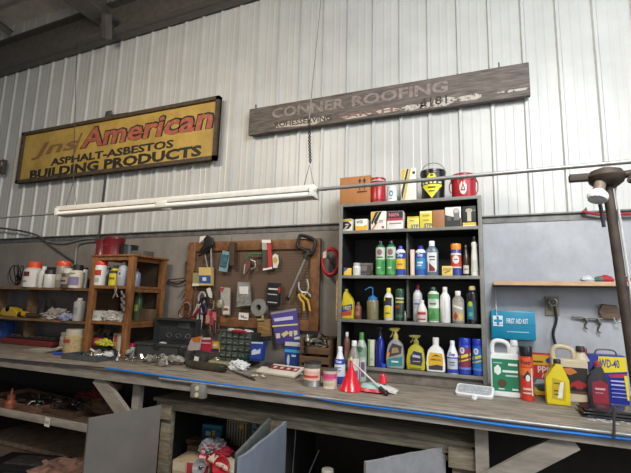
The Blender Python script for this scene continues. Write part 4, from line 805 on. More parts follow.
# low left wall shelving
lz1, lz2 = at(40, 287.5, 3.42).z, at(40, 319, 3.42).z; lx0, lx1 = -7.4, ux0 - .03
t = thing('side_shelves', 'two long brown shelves fixed between the wooden unit and the wall left end', 'shelf', ((lx0+lx1)/2, 3.42, BZ))
for z in (lz1, lz2): MB().box((0, .23, z-BZ-.013), (lx1-lx0, .46, .026)).build('board', wood('8a6a48', '5a4430'), t)
for px in (2, 33):
    p = at(px, 300, 3.62); MB().box((p.x-(lx0+lx1)/2, .20, (lz1-BZ)/2-.015), (.05, .10, lz1-BZ-.03)).build('upright', wood('7a6042', '4b3a28'), t)
# things on unit and shelves
YL, YU = 3.52, 3.40
can2 = lambda c: plastic(c)
zt1 = uz + .0005
rt('paint_can', 'smaller dark red can on top of the wooden unit', 'can', 98, 107.5, 238.5, 3.40, zt1, 'can', plastic('6a1f22'), None, [])
rt('paint_can', 'larger dark red bucket on top of the wooden unit', 'bucket', 107, 122, 237.5, 3.42, zt1, 'can', plastic('702024'), plastic('601a1e'), [('r', -.5, .2, .5, .55, '8a3034')], capname='lid')
t = rt('round_pan', 'black round pan at the right on the wooden unit', 'pan', 120, 135.5, 244.5, 3.50, zt1, 'can', plastic('1b1b1d'), None, [])
bx('flat grey tray box on the top right corner of the wooden unit', 130, 143, 250.5, zt1, .16, '5a5650', [], cat='box', name='flat_box', Y=3.45)
rt('spray_can', 'white and red can with bright red cap on the wooden unit shelf', 'spray can', 96.5, 105, 261, YU-.04, uz1, 'aerocap', plastic('d5d3cd'), plastic('d33a2c'), [('r', -.8, .8, .4, .62, 'b5342c'), ('r', -.6, .6, .12, .3, 'a8a8a8')])
rt('spray_can', 'dark blue can with white shoulder behind the red capped can', 'spray can', 103.5, 110.6, 265.5, YU+.02, uz1, 'aero', plastic('26304e'), plastic('bdbab4'), [('r', -.7, .7, .5, .7, '8f94a8')])
rt('fluid_bottle', 'yellow bottle with black shoulder on the wooden unit shelf', 'bottle', 111, 119, 265.5, YU-.02, uz1, 'bottle', plastic('d3c224'), plastic('3a3a38'), [('r', -.98, .98, .60, .74, '3b3c38'), ('r', -.7, .7, .3, .4, '6f6a1c')])
rt('fluid_bottle', 'pale lavender bottle beside the unit post on the shelf', 'bottle', 119.4, 127.4, 262, YU-.04, uz1, 'bottle', plastic('a9acba'), plastic('5a5c66'), [('r', -.6, .6, .35, .6, 'c0c3cc'), ('e', .1, .5, .25, .05, '3f4a3c')])
rt('fluid_bottle', 'grey blue bottle behind the right post of the wooden unit', 'bottle', 133.5, 139.5, 269, YU+.10, uz1, 'bottle', plastic('8c92a0'), plastic('2a2a2e'), [])
zl = lz1
t = thing('cable_coil', 'black coiled cord standing at the left end of the upper shelf', 'coil', (at(18, 275, YL).x, YL, zl+.012))
for k in range(5): MB().tube([(-.07+.024*k + (.045+.012*(k % 2))*math.cos(a*math.pi/8), .05*math.cos(a*math.pi/8+k), .14+(.130-.008*(k % 3))*math.sin(a*math.pi/8+.2*k)) for a in range(16)], .006, 6, True).build('loop', mat('1f1d1c', .4), t)
wb_ = plastic('d3d1ca')
L1 = [
 ('fluid_bottle', 'white bottle with orange cap nearest the black coil', 'bottle', 28, 40, 262, 'widecap', 'd1cfc8', 'e2502c', [('r', -.3, .5, .42, .60, '5c2a2c'), ('r', -.6, .3, .2, .26, '8b8a86')], .0),
 ('fluid_bottle', 'plain white bottle with white cap right of the orange capped bottle', 'bottle', 40.3, 46.5, 266.5, 'bottle', 'd5d3cc', 'dddbd5', [], -.02),
 ('fluid_bottle', 'white jar with dark lid and green mark on the upper shelf', 'jar', 46, 54, 270, 'jar', 'cfcec7', '33302e', [('r', -.75, -.1, .1, .7, '2c7a55')], -.03),
 ('fluid_bottle', 'white jar with dark lid and black letters left of the grey can', 'jar', 53.5, 59.5, 270, 'jar', 'cfcec7', '33302e', [('r', -.3, .3, .3, .6, '55534f')], .02),
 ('spray_can', 'grey can with orange cap in the middle of the upper shelf', 'spray can', 58.5, 67.5, 261.5, 'aerocap', '8b867c', 'e2502c', [('r', -.7, .7, .3, .5, 'b3b0a8')], .02),
 ('glass_jar', 'dark labelled jar with pale lid in front of the grey can', 'jar', 63.5, 71.5, 268.5, 'jar', '5c5048', 'c9c6b8', [('r', -.8, .8, .2, .55, '9a8c86'), ('r', -.6, .6, .3, .4, '4a2c3a')], -.06),
 ('fluid_bottle', 'wide cream bottle with purple print near the wooden unit', 'bottle', 72, 82.5, 265, 'widecap', 'd6cfbd', '2b2a2c', [('r', -.4, .9, .12, .48, '857aa0'), ('r', -.2, .6, .6, .64, '6b6460')], -.02),
 ('spray_can', 'narrow blue and white can touching the wooden unit post', 'spray can', 82, 86.5, 267, 'aero', 'c5ccd6', '2b2a2c', [('r', -.8, .8, .1, .5, '39466e')], .04)]
for n, lab, ct, a, b_, yt, pf, c1, c2, d, dy in L1: rt(n, lab, ct, a, b_, yt, YL+dy-.02, zl, pf, plastic(c1), plastic(c2), d)
bx('long dark carton behind the bottles on the upper shelf', 44, 80, 267, zl, .10, '2e2a28', [], name='long_carton', Y=3.62)
# middle level
zm = lz2
t = thing('power_tool', 'yellow and black hand tool lying at left on the lower shelf', 'power tool', (at(13, 305, YL).x, YL, zm))
MB().prism([(-.17, .02), (-.10, .0), (.15, .0), (.17, .05), (.12, .10), (-.02, .13), (-.13, .10)], -.05, .05, .02).build('housing', plastic('b0962c'), t)
MB().cyl((.05, 0, .03), (.24, -.02, .035), .03).build('grip', mat('232323'), t)
MB().cyl((-.02, -.05, .10), (-.02, .05, .10), .04).build('motor_cap', mat('2a2824'), t)
t = thing('rotary_tool', 'brown and yellow tipped tool beside the yellow hand tool', 'power tool', (at(29, 313, YL-.05).x, YL-.05, zm+.03))
MB().tube([(-.06, 0, .01), (0, 0, .0), (.14, 0, 0), (.2, 0, .0)], [.025, .03, .026, .012], 12).build('housing', mat('3e3229'), t); MB().cyl((-.10, 0, .015), (-.03, 0, .008), .034).build('yellow_tip', plastic('c9982c'), t)
random.seed(3)
def lump(name, lab, cat, x, y, Y, zb, s, c, rough=.6, sq=(1, 1, .6), seed=1, kind=None, group=None):
    rnd = random.Random(seed); b = MB(); r = bmesh.ops.create_icosphere(b.bm, subdivisions=4, radius=1)
    ph = [(rnd.uniform(2, 5), rnd.uniform(2, 5), rnd.uniform(2, 5), rnd.uniform(0, 6)) for _ in range(5)]
    for v in b.bm.verts:
        n = sum(math.sin(v.co.x*a + v.co.y*bb + v.co.z*cc + d) for a, bb, cc, d in ph)*.09
        nn = Vector(v.co)*2.3 + Vector((seed*3.1, 0, 0)); w_ = abs(noise.noise(nn)) + .55*abs(noise.noise(nn*2.1)) + .3*abs(noise.noise(nn*4.3))
        v.co *= (.80 + n*.5 + w_*.75); v.co = Vector((v.co.x*sq[0]*s, v.co.y*sq[1]*s, max(-.75, v.co.z)*sq[2]*s))
    mz = min(v.co.z for v in b.bm.verts)
    for v in b.bm.verts: v.co.z -= mz
    p = at(x, y, Y)
    return tag(b.build(name, M_(c), loc=(p.x, Y, zb)), lab, cat, group, kind)
lump('rag', 'crumpled pale grey rag at the middle of the lower shelf', 'rag', 57, 313, YL, zm, .12, mat('a39a92', .8), sq=(1.3, .8, .55), seed=4)
lump('rag', 'blue and white crumpled bag on the lower shelf', 'bag', 67, 314, YL-.06, zm, .07, mat('5a6a9c', .5, c2='b9b7bd'), sq=(1.4, .8, .6), seed=5)
t = thing('wood_scrap', 'grey plank offcuts leaning at the back of the lower shelf', 'offcut', (at(38, 308, 3.7).x, 3.74, zm))
for k in range(3): MB().box((.12*k-.1, 0, .11), (.05, .02, .22), rot=(0, .5-.45*k, 0)).xf(Matrix.Translation((0, .02*k-.02, .01))).build('offcut', wood('77706a'), t)
rt('spray_can', 'tall pale grey can at the right end of the lower shelf', 'spray can', 75.5, 83.5, 298, YL-.04, zm, 'aero', plastic('a5a5a3'), plastic('c9c9c6'), [('r', -.5, .5, .3, .6, '8b8d94')])
rt('drink_cup', 'white tin on the middle shelf of the wooden unit', 'can', 94.5, 103.5, 309.5, YU-.05, uz2, 'can', plastic('c6c3ba'), None, [('r', -.6, .6, .3, .5, '9d9a92')])
lump('rag', 'small brown crumpled rag left of the white tin', 'rag', 92, 316, YU+.08, uz2, .05, mat('6b5a48', .8), seed=7)
lump('rag', 'crumpled white cloth on the middle shelf of the wooden unit', 'rag', 113, 314, YU-.02, uz2, .09, mat('c3beb5', .8), sq=(1.3, .8, .6), seed=8)
lump('rag', 'small twisted white cloth next to the unit post', 'rag', 122, 313, YU-.06, uz2, .05, mat('b5b0a8', .8), sq=(.9, .8, 1), seed=9)
bx('dark brown carton at the back of the middle unit shelf', 95, 112, 293, uz2, .10, '5a4026', [], Y=3.66)
rt('fluid_bottle', 'bright green capped bottle seen through the side of the unit', 'bottle', 135.5, 141.5, 289, 3.62, uz2, 'bottle', plastic('4a5a3a'), plastic('7fae2c'), [('r', -.6, .6, .3, .5, 'a9b04a')])
bx('plain brown carton at the right side of the middle unit shelf', 133, 150, 309, uz2, .10, '6b543c', [], Y=3.60)
t, q = hang('pliers', 'small pliers hanging on the front of the upper unit rail', 'pliers', 116, 290, UF-.03)
MB().tube(smooth_path([q(115.5, 286), q(116.5, 290), q(113, 298)]), .008, 6).build('handle', steel('a9a59a'), t); MB().tube(smooth_path([q(116.5, 286), q(115, 290), q(118, 297)]), .008, 6).build('handle', steel('8a867c'), t)
t, q = hang('key_ring', 'silver chain of keys hanging on the right unit post', 'keys', 123, 300, UF-.03)
for k in range(6): MB().cyl(q(121.5+k % 2*2, 291+k*3.2), q(122.5+k % 2*1.5, 295+k*3.2), .012, seg=8).build('key', steel('97938a'), t)
# bottom level on bench
Zb = BZ + .0005
t = thing('socket_case', 'long dark red plastic case lying open at the far left of the bench', 'case', (at(34, 341, 3.62).x, 3.62, Zb))
w = (at(60, 341, 3.62).x - at(8, 341, 3.62).x)/2
MB().prism([(-w, .02), (-w*.9, 0), (w*.95, 0), (w, .03), (w*.98, .07), (-w*.98, .07)], -.11, .11, .01).build('lower_shell', plastic('6a2a2c'), t)
MB().box((0, .02, .085), (w*1.85, .17, .02), .005).build('tool_insert', mat('3a2a28', .5), t)
for k in range(7): MB().cyl((-w*.8+k*w*.26, -.05, .10), (-w*.8+k*w*.26+.03, .05, .10), .014, seg=8).build('socket', steel('55504c'), t)
bx('blue carton at the photo\'s left edge on the bench beneath the shelves', -8, 5, 321, Zb, .12, '1f3f7c', [('r', -.6, .6, .3, .6, '2c5aa0')], Y=3.60)
t = thing('paper_stack', 'flat pile of grey papers in front of the dark red case', 'papers', (at(45, 349, 3.3).x, 3.24, Zb))
for k in range(4): MB().box((.03*k-.03, .01*k, .004+.008*k), (.38-.03*k, .16, .007), rot=(0, 0, .1*k-.1)).build('sheet', paper(['8d867b', '9a9388', '837c72', 'a39c90'][k]), t)
q_ = atz(57.5, 355, BZ); t = thing('marker_pen', 'short blue marker lying on the bench in front of the papers', 'marker', (q_.x, q_.y, Zb+.014))
MB().cyl((-.06, 0, 0), (.03, 0, 0), .013).build('barrel', plastic('2d4fb0'), t); MB().cyl((.03, 0, 0), (.075, 0, 0), .015).build('cap', plastic('2340a0'), t)
rt('plastic_jar', 'clear jar of yellowish hardware under the lower shelf', 'jar', 68, 83, 329, 3.36, Zb, 'jar', mat('9a814c', .25, c2='b3a280', scale=40), plastic('b3aa98'), [('r', -.8, .4, .45, .6, '8f3a34')])
rt('plastic_jar', 'small grey cloudy jar left of the yellowish hardware jar', 'jar', 62, 70, 332, 3.50, Zb, 'jar', mat('8e8a80', .25, c2='aaa69c', scale=40), plastic('8d8980'), [])
lump('rag', 'white scrap of cloth beside the cloudy jar on the bench', 'rag', 60, 347, 3.40, Zb, .04, mat('c9c3b8', .8), seed=12)
bx('red and white carton at the left inside the bottom of the wooden unit', 86.5, 97, 338, Zb, .10, 'b8384a', [('r', -.9, .9, .1, .4, 'd5cfc9')], Y=3.40, name='small_carton')
lump('parts_bag', 'brown bag of odd parts inside the bottom of the wooden unit', 'bag', 98, 333, 3.58, Zb, .16, mat('5c4c3c', .5, var=.4, scale=40), seed=13, sq=(1, .8, 1))
lump('sponge', 'yellow green sponge on the black things under the wooden unit', 'sponge', 104, 341, 3.38, Zb+.10, .07, mat('b9b83a', .8), seed=14, sq=(1.3, .8, .5))
t = thing('hand_plane', 'black and white tool lying under the yellow green sponge', 'hand tool', (at(106, 348, 3.38).x, 3.38, Zb))
MB().prism([(-.16, 0), (.16, 0), (.13, .05), (0, .09), (-.14, .095)], -.05, .05, .01).build('body', mat('1f1e1e', .4), t); MB().tube(smooth_path([(-.15, -.055, .06), (-.02, -.06, .025), (.15, -.055, .02)]), .013, 8).build('white_trim', plastic('c9c6be'), t)
bx('tall white carton inside the unit beside the right post', 117, 123.5, 333.5, Zb, .08, 'c9c2b4', [('r', -.5, .6, .1, .9, 'd8d4cb')], Y=3.42)
bx('tall tan carton left of the tall white carton in the unit', 112.5, 117.5, 333, Zb, .08, 'b39c7c', [('r', -.5, .6, .6, .9, 'c0463c')], Y=3.44)
rt('spray_can', 'grey tin with red top on the bench right of the unit post', 'can', 129, 136, 343, 3.42, Zb, 'jar', plastic('9b9894'), plastic('b0384a'), [])
# ------------------------------------------------------------------ open tool box
q_ = at(157, 348, 3.50)
bw_ = at(174, 345, 3.42).x - at(137, 345, 3.42).x
t = thing('tool_box', 'open dark grey plastic tool box with lid up on the bench', 'tool box', (q_.x + .10, 3.52, Zb), .05)
tb = mat('3b3c3a', .45, var=.1); hb = at(155, 342, 3.45).z - BZ
b = MB(); hx = .26; hy = .14
b.box((0, 0, .01), (2*hx, 2*hy, .02)); b.box((0, -hy+.006, hb/2), (2*hx, .012, hb)).box((0, hy-.006, hb/2), (2*hx, .012, hb)).box((-hx+.006, 0, hb/2), (.012, 2*hy, hb)).box((hx-.006, 0, hb/2), (.012, 2*hy, hb)).box((0, -hy-.004, hb-.012), (2*hx+.02, .018, .024)); b.build('bin', tb, t)
MB().box((0, -hy-.012, hb-.03), (.06, .012, .05), .002).build('latch', mat('232423'), t)
hl = at(160, 317.5, 3.70).z - BZ
b = MB(); z0 = hb; z1 = hl
b.box((0, hy+.055, (z0+z1)/2), (2*hx+.01, .012, z1-z0)); b.box((0, hy+.02, z1-.01), (2*hx+.01, .08, .02)).box((-hx, hy+.02, (z0+z1)/2), (.012, .08, z1-z0)).box((hx, hy+.02, (z0+z1)/2), (.012, .08, z1-z0)); lid = b.build('lid', tb, t)
for k in range(3): MB().tube([(-.12+k*.12 + .034*math.cos(a*math.pi/6), hy+.045, z0+.05+.022*math.sin(a*math.pi/6)) for a in range(12)], .004, 6, True).build('recess_ring', mat('77767a', .5), lid)
MB().box((.06, hy+.044, z0+.16), (.16, .01, .07), .003).build('recess', mat('4b4c4a', .45), lid)
MB().box((0, -.01, hb-.04), (2*hx-.05, 2*hy-.04, .02)).build('tray', mat('2b2c2b', .5), t)
MB().prism([(-.05, 0), (.05, 0), (.02, .03), (-.02, .035)], -.03, .02, .004).build('paper_scrap', paper('d3d0c6'), t, loc=(0, -.05, hb-.03))
rt('metal_cup', 'dark grey tin can standing right of the tool box', 'can', 174.5, 186, 345, 3.48, Zb, 'can', steel('55544f'), steel('6b6a65'), [], capname='lid')
rt('metal_cup', 'small dark tin behind the first grey tin near the packets', 'can', 186, 194, 341, 3.60, Zb, 'can', steel('4a4945'), steel('5b5a55'), [], capname='lid')
# packets leaning against the wall
def leaner(name, lab, cat, pts, Y, c, dec=(), th=.02, lean=.0, dz=0):
    t, q = hang(name, lab, cat, *pts[3], Y=Y); o = poly(t, q, pts, th, M_(c), 'card', bev=.001)
    for dp, dc in dec: poly(t, q, dp, .004, M_(dc), 'print_patch', dy=-th/2-.002)
    return t, q
leaner('seed_packet', 'orange and white packet leaning left of the red packet', 'packet', [(192, 338), (202, 336), (199.5, 350), (187, 350.5)], 3.52, 'b9aca2', [([(192, 338), (202, 336), (200.5, 342), (195, 342)], 'd0702c')])
leaner('seed_packet', 'red packet with white top leaning behind the torch', 'packet', [(202.5, 337.5), (211.5, 337.5), (211, 352.5), (200.5, 350)], 3.55, 'b3283c', [([(202.5, 337.5), (211.5, 337.5), (211.3, 339.5), (202.3, 339.5)], 'd8d3ce'), ([(202.3, 342), (211.2, 342.5), (211.1, 343.7), (202.1, 343.3)], 'd8b0b4')])
leaner('seed_packet', 'small yellow and navy packet left of the parts drawers', 'packet', [(212.5, 341), (218.8, 342), (219.5, 351.5), (212, 351.5)], 3.58, 'd5a02a', [([(212.2, 348.5), (219.3, 348.5), (219.5, 351.5), (212, 351.5)], '1f2a5a'), ([(214, 343.5), (217.5, 343.5), (217.5, 346.5), (214, 346.5)], 'e0d8c0')])
# parts drawer cabinet
x0, x1 = at(220.5, 342, 3.60).x, at(251.5, 342, 3.60).x; z1 = at(236, 332.5, 3.60).z; W_ = x1-x0; H_ = z1-BZ
t = thing('small_parts_cabinet', 'small black cabinet of clear parts drawers against the wall', 'drawer cabinet', ((x0+x1)/2, 3.60, Zb))
MB().box((0, .09, H_/2), (W_, .18, H_), .003).build('case', mat('2c2e2c', .5), t)
for r in range(5):
    for c in range(5):
        cx_ = -W_/2 + W_*(c+.5)/5; cz_ = H_*(r+.5)/5
        d = MB().box((cx_, -.004, cz_), (W_/5-.012, .012, H_/5-.010), .002).build('drawer', mat('5f645a', .2, var=.3, scale=30), t)
        MB().box((cx_, -.014, cz_-.008), (.03, .010, .008)).build('pull', mat('8b8e82', .3), d)
t, q = hang('screwdriver', 'red handled screwdriver lying across the parts drawers', 'screwdriver', 236, 332, 3.60); t.location.z = z1+.014
MB().cyl((-.02, -.03, 0), (.14, -.05, .0), .013).build('handle', plastic('b02038'), t); MB().cyl((-.22, -.01, 0), (-.02, -.03, 0), .005).build('shaft', steel(), t)
for i, (dx, c, lab) in enumerate(((-.11, 'd8d2c6', 'white scrap at the left end on the parts drawers'), (-.03, 'b98a86', 'pinkish packet in the middle on the parts drawers'), (.07, 'cfcabf', 'cream strip at the right on the parts drawers'))):
    tag(MB().prism([(-.05, 0), (.06, .005), (.04, .02), (-.03, .03)], -.03, .03, .003).build('paper_scrap', paper(c), loc=((x0+x1)/2+dx, 3.70, z1+.001), rot=(0, 0, .3*i)), lab, 'scrap')
# blue can, purple book, blue carton, crate
leaner('blue_package', 'blue package with white print standing right of the parts drawers', 'package', [(253.5, 341.5), (265, 342), (262.5, 361), (251, 360)], 3.52, '1d3f8c', [([(253.6, 341.5), (265, 342), (264.8, 343.5), (253.4, 343)], 'd0cfca'), ([(254, 350), (257, 348.5), (259, 350), (262.5, 348), (262, 353), (258, 354), (253.5, 354.5)], 'c9cfdc'), ([(251.2, 357.5), (262.8, 358.5), (262.5, 361), (251, 360)], '14265c')], .07)
t, q = leaner('shop_manual', 'tilted purple and white booklet pinned under the pegboard corner', 'booklet', [(271, 312.5), (296.5, 308.3), (300.5, 340), (276.5, 344.5)], WY-.09, '4b3f86', [([(272.5, 325.5), (298, 323.5), (298.2, 325), (272.8, 327)], 'd0c48c'), ([(271, 312.5), (296.5, 308.3), (296.8, 310.5), (271.3, 314.5)], '8c8898'), ([(274, 318.5), (293, 316), (293.4, 319.5), (275, 321.5)], 'c6c3d8'),
   ([(276.2, 333.3), (280.2, 333), (280.6, 338), (276.6, 338.4)], 'd2ccb4'), ([(281.5, 334), (287, 330.5), (289.5, 333.5), (284, 337.5)], 'd2c48c'), ([(289.5, 331), (293, 331), (292.5, 336.5), (289.8, 336)], 'cfc6a0'), ([(294, 330.5), (297.5, 330.5), (297.8, 334.5), (294.5, 336)], 'cfc6a0'), ([(294.5, 337), (300, 336.5), (300.2, 339), (294.8, 339.5)], 'cfccc4')], .012)
box_thing('blue_carton', 'blue white topped carton standing left of the wooden crate', 'box', 284.5, 302.5, 341.5, 3.56, Zb, .10, paper('1f3f86'), [('r', -.98, .98, .84, .98, 'd0cdc4'), ('r', -.98, .98, .62, .72, '3fa3dc'), ('r', -.98, .98, .02, .12, '3fa3dc'), ('e', -.55, .36, .16, .18, 'b9c2d2'), ('r', -.2, .3, .48, .55, 'c3cbe0')])
x0, x1 = at(300, 350, 3.47).x, at(330, 350, 3.47).x; Hc_ = at(315, 346, 3.47).z - BZ
t = thing('wooden_crate', 'brown slatted wooden crate filled with metal parts beside the cabinet', 'crate', ((x0+x1)/2, 3.47, Zb), 0)
cw = (x1-x0)/2; cd_ = .26; cm = wood('6e5034', '412c1c')
for k in range(3):
    z = .03+k*(Hc_-.0)/3
    MB().box((0, 0, z+.012), (2*cw, .014, Hc_/3-.022), .002).build('front_slat', cm, t)
    MB().box((0, cd_, z+.012), (2*cw, .014, Hc_/3-.022), .002).build('back_slat', cm, t)
for s in (-1, 1): MB().box((s*(cw-.008), cd_/2, (Hc_)/2+.03), (.016, cd_, Hc_+.06), .002).build('end_board', cm, t)
MB().box((0, cd_/2, .01), (2*cw-.03, cd_-.02, .012)).build('bottom', cm, t)
random.seed(11)
pk = [('5b4c40', .5), ('8d877c', .3), ('3a332d', .5), ('6f5a44', .5), ('a39d92', .3)]
def bits(n, cx_, cy_, cz_, rx, ry, rz_, lab, grp, s0=.02, s1=.05, name='metal_fitting', cat='fitting', pal=pk, stack=0):
    protos = []
    for k in range(min(n, 5)):
        b = MB(); s = random.uniform(s0, s1); kk = k % 5
        if kk == 0: b.cyl((-s, 0, 0), (s, 0, 0), s*.35).cyl((s*.6, 0, 0), (s, 0, 0), s*.55, seg=6)
        elif kk == 1: b.tube([(s*.8*math.cos(a*.7), s*.8*math.sin(a*.7), 0) for a in range(9)], s*.25, 6, True)
        elif kk == 2: b.prism([(-s, -s*.4), (s*.4, -s*.5), (s, 0), (s*.2, s*.5), (-s*.7, s*.4)], -s*.3, s*.3, s*.08)
        elif kk == 3: b.tube(smooth_path([(-s, 0, 0), (0, 0, s*.3), (s*.6, s*.3, 0), (s, s*.8, 0)], 3), s*.22, 6)
        else: b.lathe([(0, -s*.6), (s*.5, -s*.6), (s*.5, 0), (s*.3, .0), (s*.3, s*.6), (0, s*.6)], 10)
        o = b.build(name, mat(pal[kk % len(pal)][0], pal[kk % len(pal)][1], .6, var=.2)); tag(o, ['short metal bolt', 'round metal ring', 'flat metal plate', 'bent metal hook', 'stubby metal bushing'][kk] + ' ' + lab, cat, grp); protos.append((o, s))
    for i in range(n):
        o, s = protos[i % len(protos)]
        if i >= len(protos): o = o.copy(); col.objects.link(o)
        o.location = (cx_ + random.uniform(-rx, rx), cy_ + random.uniform(-ry, ry), cz_ + s*.55 + random.uniform(0, rz_)); o.rotation_euler = (random.uniform(-.4, .4), random.uniform(-.4, .4), random.uniform(0, 6.3))
bits(26, (x0+x1)/2, 3.47+cd_/2, BZ+Hc_*.6, cw*.8, cd_*.38, Hc_*.55, 'heaped in the wooden crate', 'metal parts in the crate', .03, .07)
# silver clutter in front of the tool box
q_ = atz(146, 359, BZ)
bits(64, q_.x+.05, 3.24, BZ, .50, .13, .045, 'scattered before the tool box', 'fittings scattered before the tool box', .02, .05, pal=[('b5b1a8', .3), ('8d8982', .35), ('c9c6bd', .3), ('6c6862', .4), ('a59f94', .3)])
q_ = atz(237, 357, BZ)
bits(26, q_.x+.1, 3.42, BZ, .30, .10, .03, 'lying before the parts drawers', 'fittings before the parts drawers', .02, .045, pal=[('77716a', .4), ('a5a096', .3), ('5a4a3a', .4), ('c9c6bd', .3), ('44403c', .5)])
# grey tray
c = atz(95, 358, BZ)
t = thing('parts_tray', 'flat dark grey parts tray on the bench in front of the unit', 'tray', (c.x+.02, 3.12, Zb))
b = MB().box((0, 0, .006), (.46, .22, .012)); b.box((0, -.11, .025), (.47, .012, .05)).box((0, .11, .025), (.47, .012, .05)).box((-.23, 0, .025), (.012, .22, .05)).box((.23, 0, .025), (.012, .22, .05)); b.build('tray', mat('4a4e52', .45), t)
for k in range(3): MB().box((-.12+.12*k, 0, .02), (.008, .2, .03)).build('partition', mat('43474a', .45), t)
bits(14, c.x+.02, 3.12, BZ+.01, .18, .07, .02, 'lying in the grey parts tray', 'parts in the grey tray', .015, .03, pal=[('55504a', .4), ('8d8982', .3), ('3a3632', .5), ('c9c3b8', .4), ('44403c', .5)])
# torch / grease gun
a, b_ = atz(191, 364.5, BZ), atz(221, 370, BZ)
t = thing('grease_gun', 'bronze cylinder tool with long dark rod lying on the bench', 'grease gun', (at(206, 366, 3.17).x, 3.17, Zb+.04), -.10)
hl_ = (b_.x-a.x)/2
MB().cyl((-hl_, 0, 0), (hl_*.85, 0, 0), (.033), seg=20).build('barrel', mat('625b4e', .28, .7, var=.15), t)
MB().cyl((hl_*.85, 0, 0), (hl_*1.05, 0, 0), .034, .03).build('end_cap', mat('2b2a28', .4), t); MB().cyl((-hl_*1.03, 0, 0), (-hl_, 0, 0), .034).build('end_cap', mat('2b2a28', .4), t)
MB().tube(smooth_path([(hl_*1.05, 0, 0), (hl_*1.5, 0, -.02), (hl_*2.2, -.05, -.028), (hl_*3.0, -.14, -.030)]), .008, 8).build('rod', mat('3a3530', .4), t)
t = thing('caulking_gun', 'black framed tool with white tag standing behind the bronze cylinder', 'hand tool', (at(193, 357, 3.38).x, 3.40, Zb))
MB().box((-.06, 0, .06), (.06, .08, .12), .006).box((.12, 0, .045), (.05, .07, .09), .006).box((.03, .0, .02), (.2, .05, .04), .004).build('frame', mat('3a3835', .45), t); MB().box((.055, -.045, .055), (.05, .006, .06)).build('white_tag', paper('d0cdc2'), t, rot=(0, .1, 0))
t = thing('wire_brush', 'pale tan brush lying between the packets and the parts drawers', 'brush', (at(221, 357, 3.36).x, 3.38, Zb))
MB().prism([(-.13, 0), (.17, 0), (.19, .03), (.10, .05), (-.12, .06)], -.04, .04, .008).build('block', mat('8f8c6c', .6), t); MB().box((.03, -.04, .012), (.26, .012, .02)).build('bristles', mat('a0803c', .7, bump=.3, scale=60), t)
lump('rag', 'bright white crumpled towel in front of the parts drawers', 'rag', 239, 358, 3.36, Zb, .062, mat('d3d6d6', .8), seed=21, sq=(1.3, .8, .7))
lump('knob', 'dark green ball shaped knob on the front of the parts drawers', 'knob', 243, 352, 3.47, Zb+.03, .045, mat('1f3a30', .3), seed=22, sq=(1, 1, 1))
# papers
for k, (px, py, w_, d_, c_, rz, lab) in enumerate(((267, 362, .26, .16, 'a39d8c', .15, 'tan sheet of paper lying left behind the red lettered manual'), (283, 364, .16, .12, 'b5b2a4', .5, 'pale leaflet below the blue carton, left of two'), (296, 363.5, .13, .13, 'bcc0bd', .2, 'pale leaflet below the blue carton, right of two'), (178, 370, .22, .10, '8d8981', .2, 'grey leaflet under the scattered fittings at left of the bronze tool'))):
    p = atz(px, py, BZ); y = min(p.y, 3.44)
    tag(MB().box((0, 0, .002+.001*k), (w_, d_, .004), 0).build('leaflet', paper(c_), loc=(at(px, py, y).x, y, Zb), rot=(0, 0, rz)), lab, 'paper')
c = atz(280, 375, BZ)
t = thing('product_manual', 'long white instruction sheet with dark red print on the bench', 'manual', (c.x, c.y, Zb+.028), rot=(.34, 0, -.16))
MB().box((0, 0, .012), (.40, .16, .02), .002).build('pages', paper('cdc6b8'), t)
MB().box((.03, .02, .0235), (.30, .06, .002)).build('print_patch', paper('7c2a30'), t); MB().box((-.16, .045, .024), (.09, .07, .003)).build('label', paper('2b2a2e'), t)
for k in range(4): MB().box((-.06+.07*k, .02, .0252), (.03, .03, .0012)).build('print_patch', paper('c9b9b0'), t)
bits(7, atz(262, 376, BZ).x, 3.13, BZ, .06, .04, .0, 'left of the white instruction sheet', 'clips by the instruction sheet', .015, .03, name='small_clip', cat='clip', pal=[('cfc4a8', .5)]*5)
# cans and bottles in front of the cabinet
rt('paint_tin', 'pale peach labelled can with dark lid and grey base on the bench', 'can', 304.3, 320.7, 361, 3.04, Zb, 'can', steel('8d8a86'), mat('2f2c2a', .4), [('r', -.98, .98, .26, .74, 'd3aa98'), ('r', -.9, .9, .36, .46, 'b8453a'), ('r', -.98, .98, .62, .72, 'ddc9bc')], capname='lid')
rt('glass_jar', 'small pink labelled jar with grey lid next to the funnel', 'jar', 323.4, 337.2, 368.5, 3.04, Zb, 'can', mat('c3b19c', .3, c2='d9cfc0'), plastic('55504c'), [('r', -.98, .98, .52, .76, 'c9447a'), ('r', -.7, .7, .44, .50, 'd9688c'), ('r', -.7, .7, .2, .3, 'b8a98c')], capname='lid')
rt('fluid_bottle', 'white and blue bottle standing behind the pink labelled jar', 'bottle', 334.6, 345.2, 346.5, 3.20, Zb, 'neck', plastic('d6dae2'), plastic('dde0e4'), [('r', -.98, .98, .54, .68, '2440a0'), ('t', 'Zep', -.5, .6, .56, .65, 'e3e6ee'), ('r', -.98, .98, .02, .22, '2440a0'), ('r', -.6, .5, .44, .47, '7f88a8'), ('r', -.6, .5, .36, .39, '7f88a8')])
rt('fluid_bottle', 'clear bottle with white cap and cream label behind the red funnel', 'bottle', 348, 360.2, 340.5, 3.33, Zb, 'neck', mat('8f8c86', .12, var=.2), plastic('dedddb'), [('r', -.9, .9, .06, .58, 'c9c3b4'), ('r', .1, .8, .08, .3, '8a3f7a'), ('p', [(-.9, .58), (.9, .44), (.9, .58)], 'd9d4c8')])
